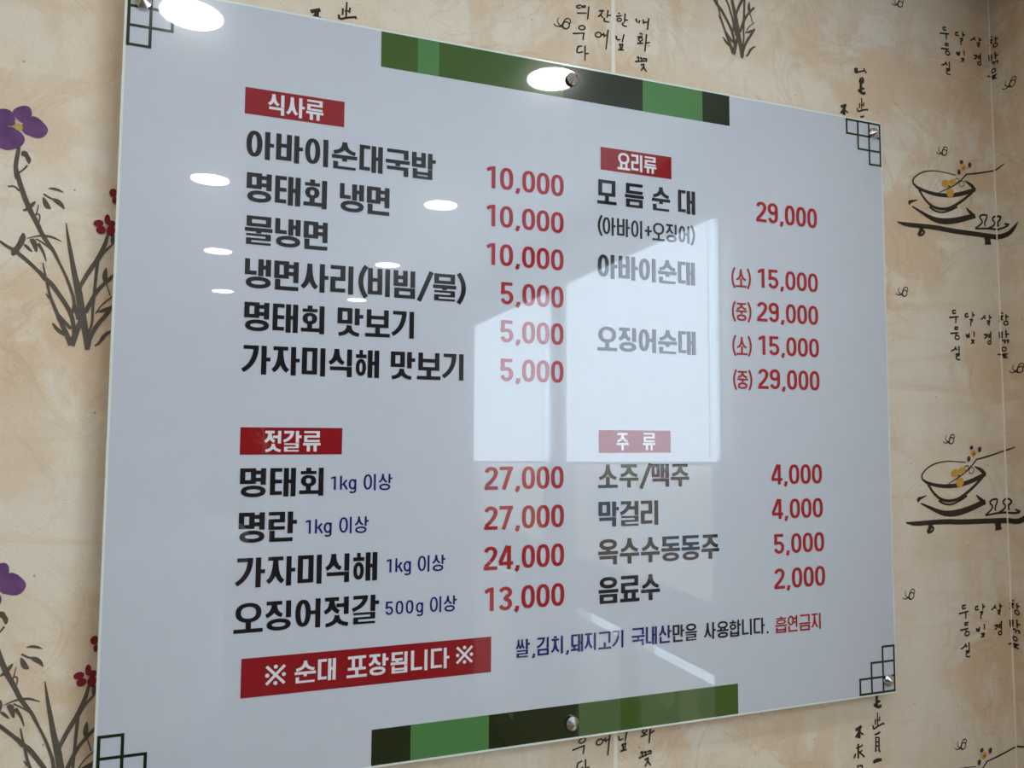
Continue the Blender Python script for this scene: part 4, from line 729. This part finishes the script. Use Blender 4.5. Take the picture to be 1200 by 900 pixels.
window('window_2', *WIN[1], WZ0, WZ1, .03, .03, .40, [('film_white', -3.2, -2.6, -.04, .12), ('film_blue', -3.4, -3.1, .05, .2)])
window('window_3', *LOW[0], LZ0, LZ1, .004, .006, -.336, [('film_low_pic', -1.22, -1.10, -.56, -.36), ('film_low_pic', -1.36, -1.25, -.50, -.37), ('film_low_pic', -1.12, -1.02, -.66, -.44)], .010, False, 'film_low')
window('window_4', *LOW[1], LZ0, LZ1, .004, .006, -.340, [('film_low_pic', -1.92, -1.68, -.60, -.38)], 0, False, 'film_low')
window('window_5', *LOW[2], LZ0, LZ1, .004, .006, -.312, [('film_low_pic', -3.3, -2.95, -.8, -.45)], 0, False, 'film_low')
# casing round the openings with the curtain box over them
mb = MB()
mb.box(XR - .012, XR, WIN[1][0] - .05, WIN[0][1] + .055, WZ1 + .004, WZ1 + .05); mb.box(XR - .05, XR, WIN[1][0] - .05, WIN[0][1] + .055, WZ1 + .05, WZ1 + .185)
for y in (WIN[0][1], WIN[1][0] - .05): mb.box(XR - .012, XR, y, y + .05, WZ0 - .03, WZ1 + .004)
mb.box(XR - .012, XR, WIN[1][1], WIN[0][0], WZ0 - .03, WZ1 + .004)
tr = mb.build('trim_1', M['trim']); tr['kind'] = 'structure'; bevel(tr, .004)
# ------------------------------------------------------------------ roller blinds
def blind(y0, y1, zf, zn, label):
    """roller blind hung on the casing; its rail ends at zf (far end, y0) and zn (near end, y1)"""
    b = empty('roller_blind', (XR - .030, (y0 + y1) / 2, WZ1)); a, c = y0 - b.location.y, y1 - b.location.y; lz = lambda v: v - WZ1
    m = MB(); t = .0006
    for x in (-t, t): m.poly([(x, a, lz(zf)), (x, c, lz(zn)), (x, c, .005), (x, a, .005)])
    m.poly([(-t, a, lz(zf)), (t, a, lz(zf)), (t, c, lz(zn)), (-t, c, lz(zn))]); m.build('blind_fabric', M['blind'], b)
    m = MB(); m.lathe([(.016, a), (.016, c)], 16, (0, 0, .02), 'y'); m.build('roller_tube', M['trim'], b)
    m = MB(); m.tube([(0, a, lz(zf) - .006), (0, c, lz(zn) - .006)], .006, 8); m.build('bottom_rail', M['trim'], b)
    m = MB(); z = .0
    while z > lz(zn) + .01:                                           # beads of the pull chain
        p = (-.012, c - .012, z); r = .0030
        m.lathe([(.0003, -r), (r * .8, -r * .6), (r, 0), (r * .8, r * .6), (.0003, r)], 6, p); z -= .0125
    m.build('bead_chain', M['chain'], b)
    tag(b, label, 'blind', 'roller blinds at the side windows'); return b
M['chain'] = mat('bead_chain_grey', (.30, .31, .33), rough=.4)
blind(-2.025, -.922, .320, .359, 'white backlit roller blind on the window nearer the menu board')
blind(-3.41, -2.26, .276, .315, 'white backlit roller blind on the window farther from the menu board')
# ------------------------------------------------------------------ recessed ceiling lights
ORD = ['nearest the menu wall', 'second from the menu wall', 'third from the menu wall', 'fourth from the menu wall']
ROWS = [(.0268, 'middle row'), (.8813, 'row nearest the window'), (-.828, 'added unseen row farthest from the window')]  # row farthest from the window is unseen, added to light the left
lamp0 = None
for x, rn in ROWS:
    for k in range(4):
        y = -(.718 + 1.1412 * k)
        if lamp0 is None:
            lamp0 = empty('ceiling_light', (x, y, ZC)); parts = []
            m = MB(); m.lathe([(.064, 0), (.0665, -.003), (.076, -.004), (.0785, 0)], 40); parts.append(m.build('trim_ring', M['trim'], lamp0))
            m = MB(); m.lathe([(.0642, -.0005), (.0642, -.0022)], 40, sm=False); parts.append(m.build('diffuser', M['lamp'], lamp0)); o = lamp0
        else:
            o = lamp0.copy(); COL.objects.link(o); o.location = (x, y, ZC)
            for pt in parts:
                c = pt.copy(); COL.objects.link(c); c.parent = o
        tag(o, 'round recessed ceiling light, ' + rn + ', ' + ORD[k], 'ceiling light', 'round recessed ceiling lights')

# ------------------------------------------------------------------ the menu board
board = empty('menu_board', (0, 0, 0)); tag(board, 'large white Korean menu board with black dishes, red prices and green stripes', 'menu board')
mb = MB(); mb.box(0, BW, 0, .006, 0, BH); pn = mb.build('acrylic_panel', M['acrylic'], board); bevel(pn, .0008, 1)
IN = .0036
mb = MB(); mb.poly([(IN, -.0003, IN), (BW - IN, -.0003, IN), (BW - IN, -.0003, BH - IN), (IN, -.0003, BH - IN)]); mb.build('printed_sheet', M['sheet'], board, fix=False)
def rect(m, x0, x1, z0, z1, y): m.poly([(x0, y, z0), (x1, y, z0), (x1, y, z1), (x0, y, z1)])
for c, x0, x1, z0, z1 in STRIPES:
    if z1 > .9: z1 = BH - IN - .0002; z0 = .9455
    else: z0 = IN + .0002; z1 = .0498
    mb = MB(); rect(mb, x0, x1, z0, z1, -.0006); mb.build('green_stripe', M[c], board, fix=False)
def lattice(sx, sz):
    """stepped corner grid: three, two, one cells"""
    m = MB(); p, t = .0250, .0035; X = lambda v: v if sx > 0 else BW - v; Z = lambda v: v if sz > 0 else BH - v; e = IN + .0002
    k = [0]
    def bar(a, b, c, d):
        k[0] += 1; x = sorted((X(a), X(b))); z = sorted((Z(c), Z(d))); rect(m, x[0], x[1], z[0], z[1], -.0006 - .00003 * k[0])
    for i, n in enumerate((3, 3, 2, 1)): bar(e, e + n * p + t, e + i * p, e + i * p + t); bar(e + i * p, e + i * p + t, e, e + n * p + t)
    m.build('corner_lattice', M['dark'], board, fix=False)
for a in (1, -1):
    for b in (1, -1): lattice(a, b)
for kind, txt, style, x0, x1, z0, z1 in TEXTS:
    lettering(kind, txt, style, x0, x1, z0, z1, -.0009, board)
for name, x0, x1, z0, z1, subs in BARS:
    mb = MB(); rect(mb, x0, x1, z0, z1, -.0006); br = mb.build(name, M['redbar'], board, fix=False)
    for txt, style, a, b, c, d in subs: lettering('lettering', txt, style, a, b, c, d, -.0009, br)
cap = None
for x in (.0215, .6105, 1.1985):
    for z in (.0245, .9755):
        if cap is None:
            m = MB(); m.lathe([(.0092, 0), (.0098, -.0008), (.0098, -.0040), (.0, -.0115)], 18, axis='y', sm=False); cap = m.mesh('standoff_cap')
            m = MB(); m.lathe([(.007, .006), (.007, YW - .0024)], 16, axis='y'); barrel = m.mesh('standoff_barrel')
        c = link('standoff_cap', cap, M['chrome'], board, (x, -.001, z)); b = link('standoff_barrel', barrel, M['chrome'], c, (0, .001, 0))

# ------------------------------------------------------------------ wallpaper print (flat ink on the paper)
EPS = .0004
def chaikin(pts, vals, closed):
    """round the corners of a traced outline or stroke"""
    P, V = [], []; n = len(pts)
    for i in range(n if closed else n - 1):
        a, c = pts[i], pts[(i + 1) % n]; va, vc = vals[i], vals[(i + 1) % n]
        for f in (.25, .75):
            if not closed and ((i == 0 and f == .25) or (i == n - 2 and f == .75)): f = 0.0 if f == .25 else 1.0
            P.append((a[0] + f * (c[0] - a[0]), a[1] + f * (c[1] - a[1]))); V.append(va + f * (vc - va))
    return P, V
def split(pts, w):
    """cut a stroke where it turns the room corner: (on the right wall?, points, widths)"""
    out = []; cur = [pts[0]]; cw = [w[0]]; side = pts[0][0] > XR
    for i in range(1, len(pts)):
        q, sd = pts[i], pts[i][0] > XR
        if sd != side:
            f = (XR - pts[i - 1][0]) / (q[0] - pts[i - 1][0]); c = (XR, pts[i - 1][1] + f * (q[1] - pts[i - 1][1])); v = w[i - 1] + f * (w[i] - w[i - 1])
            out.append((side, cur + [c], cw + [v])); cur, cw, side = [c], [v], sd
        cur.append(q); cw.append(w[i])
    return out + [(side, cur, cw)]
INKS = ('ink', 'sumi')
for k in ('orchid',): MOTIF[k] = [(t, 'sumi' if mk == 'ink' else mk, p, w) for t, mk, p, w in MOTIF[k]]
def motif(name, key):
    """one print: (material, on the right wall?, mesh), ink first, coloured pieces one by one"""
    groups = {}
    for t, mk, pts, w in MOTIF[key]: groups.setdefault(mk, []).append((t, pts, w))
    order = sorted(groups, key=lambda k: k not in INKS); out = []
    for gi, mk in enumerate(order):
        for ni, items in enumerate([groups[mk]] if mk in INKS else [[i] for i in groups[mk]]):
            m = {False: MB(), True: MB()}; o = [EPS + .0004 * gi + .00004 * ni]
            put = lambda u, z: (u, YW - o[0], z) if not side else (XR - o[0], YW - (u - XR), z)
            for t, pts, w in items:
                o[0] += .000012
                if t == 'G':
                    side = sum(q[0] for q in pts) / len(pts) > XR
                    q = pts if area(pts) > 0 else pts[::-1]; cu, cz = sum(v[0] for v in q) / len(q), sum(v[1] for v in q) / len(q)
                    gr = {'petal': 1.12, 'red': 1.28, 'yellow': 1.3, 'plum': 1.15}.get(mk, 1.04); q = [(cu + gr * (v[0] - cu), cz + gr * (v[1] - cz)) for v in q]
                    for _ in range(2): q, _v = chaikin(q, [0] * len(q), True)
                    m[side].poly([put(*v) for v in q])
                else:
                    q, v = (pts, w) if len(pts) < 3 else chaikin(pts, w, False)
                    for side, a, c in split(q, v): ribbon(m[side], a, 0, 0, put, False, c)
            for sd in (False, True):
                if m[sd].f: out.append((mk, sd, m[sd].mesh(name, False)))
    return out
def area(p): return sum(p[i - 1][0] * p[i][1] - p[i][0] * p[i - 1][1] for i in range(len(p)))
PIECE = {'petal': 'petal', 'stamen': 'flower_centre', 'red': 'red_petal', 'yellow': 'yellow_petal', 'brown': 'flower_centre', 'plum': 'flower_bud'}
def place(name, meshes, du, dz):
    """a copy of a print; coloured pieces hang under its ink"""
    root = {}
    for mk, sd, me in meshes:
        if sd not in root: root[sd] = link(name, me, MOT[mk], wall_right if sd else wall_back, (du, 0, dz))
        else: link(PIECE[mk], me, MOT[mk], root[sd])
P_ = .5475                                                            # repeat of the pattern
orchid = motif('orchid_print', 'orchid')
for du, dz in ((0, 0), (0, -.55), (0, -1.10), (-.972, .002), (-.972, -.548), (-1.944, 0), (-1.944, -.55)): place('orchid_print', orchid, du, dz)
def clip(key, zmax, du, dz):
    """the print whose upper part runs into the ceiling"""
    out = []
    for t, mk, pts, w in MOTIF[key]:
        if t == 'G':
            if max(q[1] for q in pts) < zmax: out.append((t, mk, pts, w))
        else:
            keep = [(q, a) for q, a in zip(pts, w) if q[1] < zmax]
            if len(keep) > 1: out.append((t, mk, [k[0] for k in keep], [k[1] for k in keep]))
    return out
MOTIF['orchid_low'] = clip('orchid', ZC - .005 - .545, 0, 0)
low = motif('orchid_print', 'orchid_low')
for du, dz in ((.9705, .5443), (0, .545), (-.972, .5455)): place('orchid_print', low, du, dz)
bowl = motif('tea_bowl_print', 'bowl')
for dz in (0, -.5485, -1.10): place('tea_bowl_print', bowl, 0, dz)
poem = motif('calligraphy_print', 'poem_a')
for dz in (0, .5535, -.5475, -1.095): place('calligraphy_print', poem, 0, dz)
poem2 = motif('calligraphy_print', 'poem_b')
for dz in (0, -1.0915): place('calligraphy_print', poem2, 0, dz)
for key, dzs in (('hanja_head', (0,)), ('hanja_mid', (0, -1.0934)), ('hanja_tail', (0,))):
    h_ = motif('brush_writing_print', key)
    for dz in dzs: place('brush_writing_print', h_, 0, dz)
h_ = motif('brush_writing_print', 'hanja_head'); place('brush_writing_print', h_, 0, -1.0934)
h_ = motif('brush_writing_print', 'hanja_mid'); place('brush_writing_print', h_, -.927, -.010)
for du, dz in KNOT_SPOTS + [(.596 - 1.385, 1.112 - 1.015)]:
    MOTIF['k'] = [(t, mk, [(a + du, b + dz) for a, b in pts], w) for t, mk, pts, w in MOTIF['knot']]
    place('knot_print', motif('knot_print', 'k'), 0, 0)
# the same pattern carries on round the corner, up to the window
for key, du, dzs in (('orchid', 1.944, (0, -.55)), ('hanja_mid', .972, (-.5467, 0))):
    MOTIF['r'] = [(t, mk, [(a + du, c) for a, c in pts], w) for t, mk, pts, w in MOTIF[key]]; g_ = motif('wallpaper_print', 'r')
    for dz in dzs: place('orchid_print' if key == 'orchid' else 'brush_writing_print', g_, 0, dz)
# paper seams: the overlap above and below the board, and the turn of the room corner
mb = MB(); mb.box(.692, .6985, YW - .0004, YW, ZF, ZC); mb.build('paper_seam', M['seam'], wall_back)
mb = MB(); mb.box(.692 - .83 * 2, .6985 - .83 * 2, YW - .0004, YW, ZF, ZC); mb.build('paper_seam', M['seam'], wall_back)
mb = MB(); mb.box(XR - .0035, XR, YW - .0014, YW, ZF, ZC); mb.build('corner_seam', M['seam'], wall_back)

# ------------------------------------------------------------------ the photographer, mirrored in the board
M['skin'] = mat('skin', (.50, .30, .21), rough=.5, vary=.08, scale=30); M['tee'] = mat('white_cotton', (.84, .85, .86), rough=.9, vary=.04, scale=20, bump=.3); M['jeans'] = mat('dark_denim', (.03, .04, .07), rough=.9, vary=.2, scale=60)
M['hair'] = mat('black_hair', (.012, .010, .009), rough=.5, vary=.3, scale=70); M['shoe'] = mat('black_shoe', (.02, .02, .022), rough=.6); M['eye'] = mat('eye_dark', (.02, .012, .01), rough=.2); M['lip'] = mat('lip', (.42, .17, .14), rough=.5)
M['phone'] = mat('phone_glass_black', (.012, .012, .014), rough=.2, coat=1.0); M['lens'] = mat('lens_glass', (.01, .01, .02), rough=.05, coat=1.0)
PX, PY = -.03, -1.42
per = empty('person', (PX, PY, ZF)); tag(per, 'person in a white T-shirt and dark trousers holding up a phone with both hands', 'person')
O = Vector((PX, PY, ZF))
def skinned(name, nodes, edges, mt, root, sub=2):
    me = bpy.data.meshes.new(name); keys = list(nodes); me.from_pydata([tuple(Vector(nodes[k][0]) - O) for k in keys], [(keys.index(a), keys.index(b)) for a, b in edges], []); me.materials.append(mt)
    o = bpy.data.objects.new(name, me); COL.objects.link(o); o.parent = per
    sk = o.modifiers.new('skin', 'SKIN'); sk.use_smooth_shade = True
    for i, k in enumerate(keys):
        r = nodes[k][1]; v = me.skin_vertices[0].data[i]; v.radius = r if isinstance(r, tuple) else (r, r); v.use_root = (k == root)
    sb = o.modifiers.new('subdivision', 'SUBSURF'); sb.levels = sub; sb.render_levels = sub
    return o
chain = lambda *k: list(zip(k[:-1], k[1:]))
def ph(a, b, c): return CP + a * CR + b * CU + c * CF                  # a point near the phone
N_ = {'pelvis': ((PX, PY, -.30), (.14, .10)), 'waist': ((PX, PY + .01, -.12), (.125, .09)), 'chest': ((PX, PY + .02, .06), (.145, .10)), 'collar': ((PX, PY + .025, .160), (.070, .060)), 'neck': ((PX + .005, PY + .045, .228), .046),
      'jaw': ((PX + .01, PY + .075, .295), (.062, .072)), 'head': ((PX + .012, PY + .082, .37), (.074, .088)), 'crown': ((PX + .012, PY + .075, .435), (.066, .078))}
E_ = chain('pelvis', 'waist', 'chest', 'collar', 'neck', 'jaw', 'head', 'crown')
for s, sd in ((1, 'r'), (-1, 'l')):
    base = .036 if s > 0 else -.128                                   # end of the phone this hand holds
    N_['sh' + sd] = ((PX + s * .165, PY + .025, .125), .052); N_['el' + sd] = ((PX + s * .25, PY + .17, -.07), .038)
    N_['wr' + sd] = (tuple(ph(base + s * .045, -.085, -.07)), .027); N_['pa' + sd] = (tuple(ph(base + s * .030, -.025, -.035)), (.020, .030))
    N_['kn' + sd] = (tuple(ph(base + s * .026, .002, -.026)), (.016, .028))
    E_ += chain('collar', 'sh' + sd, 'el' + sd, 'wr' + sd, 'pa' + sd, 'kn' + sd)
    for i, (u, l) in enumerate(((.034, .018), (.014, .024), (-.006, .022), (-.026, .014))):
        a = f'f{i}{sd}'
        N_[a + '0'] = (tuple(ph(base + s * .018, u, -.010)), .0085); N_[a + '1'] = (tuple(ph(base + s * .006, u + .003, .004)), .0080); N_[a + '2'] = (tuple(ph(base - s * (l - .008), u + .004, .003)), .0070)
        E_ += chain('kn' + sd if i < 2 else 'pa' + sd, a + '0', a + '1', a + '2')
    N_['t0' + sd] = (tuple(ph(base + s * .014, -.030, -.040)), .0105); N_['t1' + sd] = (tuple(ph(base - s * .008, -.018, -.034)), .0095); N_['t2' + sd] = (tuple(ph(base - s * .028, -.004, -.028)), .0080)
    E_ += chain('pa' + sd, 't0' + sd, 't1' + sd, 't2' + sd)
    N_['hi' + sd] = ((PX + s * .085, PY, -.38), .085); N_['kne' + sd] = ((PX + s * .095, PY + .015, -.75), .058); N_['an' + sd] = ((PX + s * .10, PY - .005, -1.12), .040); N_['to' + sd] = ((PX + s * .115, PY + .13, -1.165), (.036, .024))
    E_ += chain('pelvis', 'hi' + sd, 'kne' + sd, 'an' + sd, 'to' + sd)
body = skinned('body', N_, E_, M['skin'], 'pelvis')
T_ = {'hem': ((PX, PY, -.47), (.178, .138)), 'hip': ((PX, PY, -.34), (.172, .132)), 'waist': ((PX, PY + .01, -.14), (.160, .120)), 'chest': ((PX, PY + .02, .05), (.180, .130)), 'collar': ((PX, PY + .028, .165), (.090, .080)), 'rib': ((PX, PY + .034, .192), (.072, .066))}
TE = chain('hem', 'hip', 'waist', 'chest', 'collar', 'rib')
for s, sd in ((1, 'r'), (-1, 'l')):
    T_['s' + sd] = ((PX + s * .165, PY + .025, .125), .078); T_['m' + sd] = ((PX + s * .215, PY + .10, .022), .075); TE += chain('collar', 's' + sd, 'm' + sd)
skinned('t_shirt', T_, TE, M['tee'], 'hem')
J_ = {'w': ((PX, PY, -.26), (.150, .112)), 'p': ((PX, PY, -.36), (.158, .118))}; JE = [('w', 'p')]
for s, sd in ((1, 'r'), (-1, 'l')):
    J_['h' + sd] = ((PX + s * .088, PY, -.46), .098); J_['k' + sd] = ((PX + s * .096, PY + .012, -.76), .074); J_['a' + sd] = ((PX + s * .10, PY - .005, -1.10), .058); JE += chain('p', 'h' + sd, 'k' + sd, 'a' + sd)
skinned('trousers', J_, JE, M['jeans'], 'w')
def blob(name, c, r, mt, n=16, k=10, cut=None):
    m = MB(); c = Vector(c) - O; rows = []
    for i in range(k + 1):
        t = math.pi * i / k; rows.append((max(.0002, math.sin(t)), -math.cos(t)))
    m.lathe(rows, n); m.v = [(c.x + x * r[0], c.y + y * r[1], c.z + z * r[2]) for x, y, z in m.v]
    return m.build(name, mt, per)
hx, hy, hz = PX + .012, PY + .08, .375
blob('hair', (hx, hy - .026, hz + .040), (.094, .104, .094), M['hair'])
for s in (-1, 1):
    blob('eye', (hx + s * .031, hy + .083, hz + .002), (.012, .008, .007), M['eye']); blob('eyebrow', (hx + s * .031, hy + .086, hz + .022), (.018, .006, .004), M['hair']); blob('ear', (hx + s * .077, hy - .004, hz - .012), (.010, .018, .030), M['skin'])
    m = MB(); cx = s * .115; m.box(cx - .045, cx + .045, -.075, .20, 0, .028); m.box(cx - .042, cx + .042, -.072, .12, .028, .085); bevel(m.build('shoe', M['shoe'], per), .02, 3)
blob('nose', (hx, hy + .088, hz - .022), (.013, .020, .024), M['skin']); blob('mouth', (hx, hy + .080, hz - .058), (.024, .008, .007), M['lip'])
# the phone in front of the face
fo = empty('phone', ph(-.046, 0, -.014)); tag(fo, 'black phone held sideways in both hands of the person', 'phone')
fo.matrix_world = Matrix(((CR.x, CU.x, -CF.x, fo.location.x), (CR.y, CU.y, -CF.y, fo.location.y), (CR.z, CU.z, -CF.z, fo.location.z), (0, 0, 0, 1)))
m = MB(); m.box(-.082, .082, -.038, .038, -.004, .004); bevel(m.build('phone_body', M['phone'], fo), .0035, 3)
m = MB(); m.box(-.076, .076, -.034, .034, .0041, .0045); m.build('screen', M['lens'], fo)
for b in (0, .018):
    m = MB(); m.lathe([(.0065, -.004), (.0065, -.0075), (.0055, -.0078)], 20, (.046, b, 0)); m.build('camera_lens', M['lens'], fo)
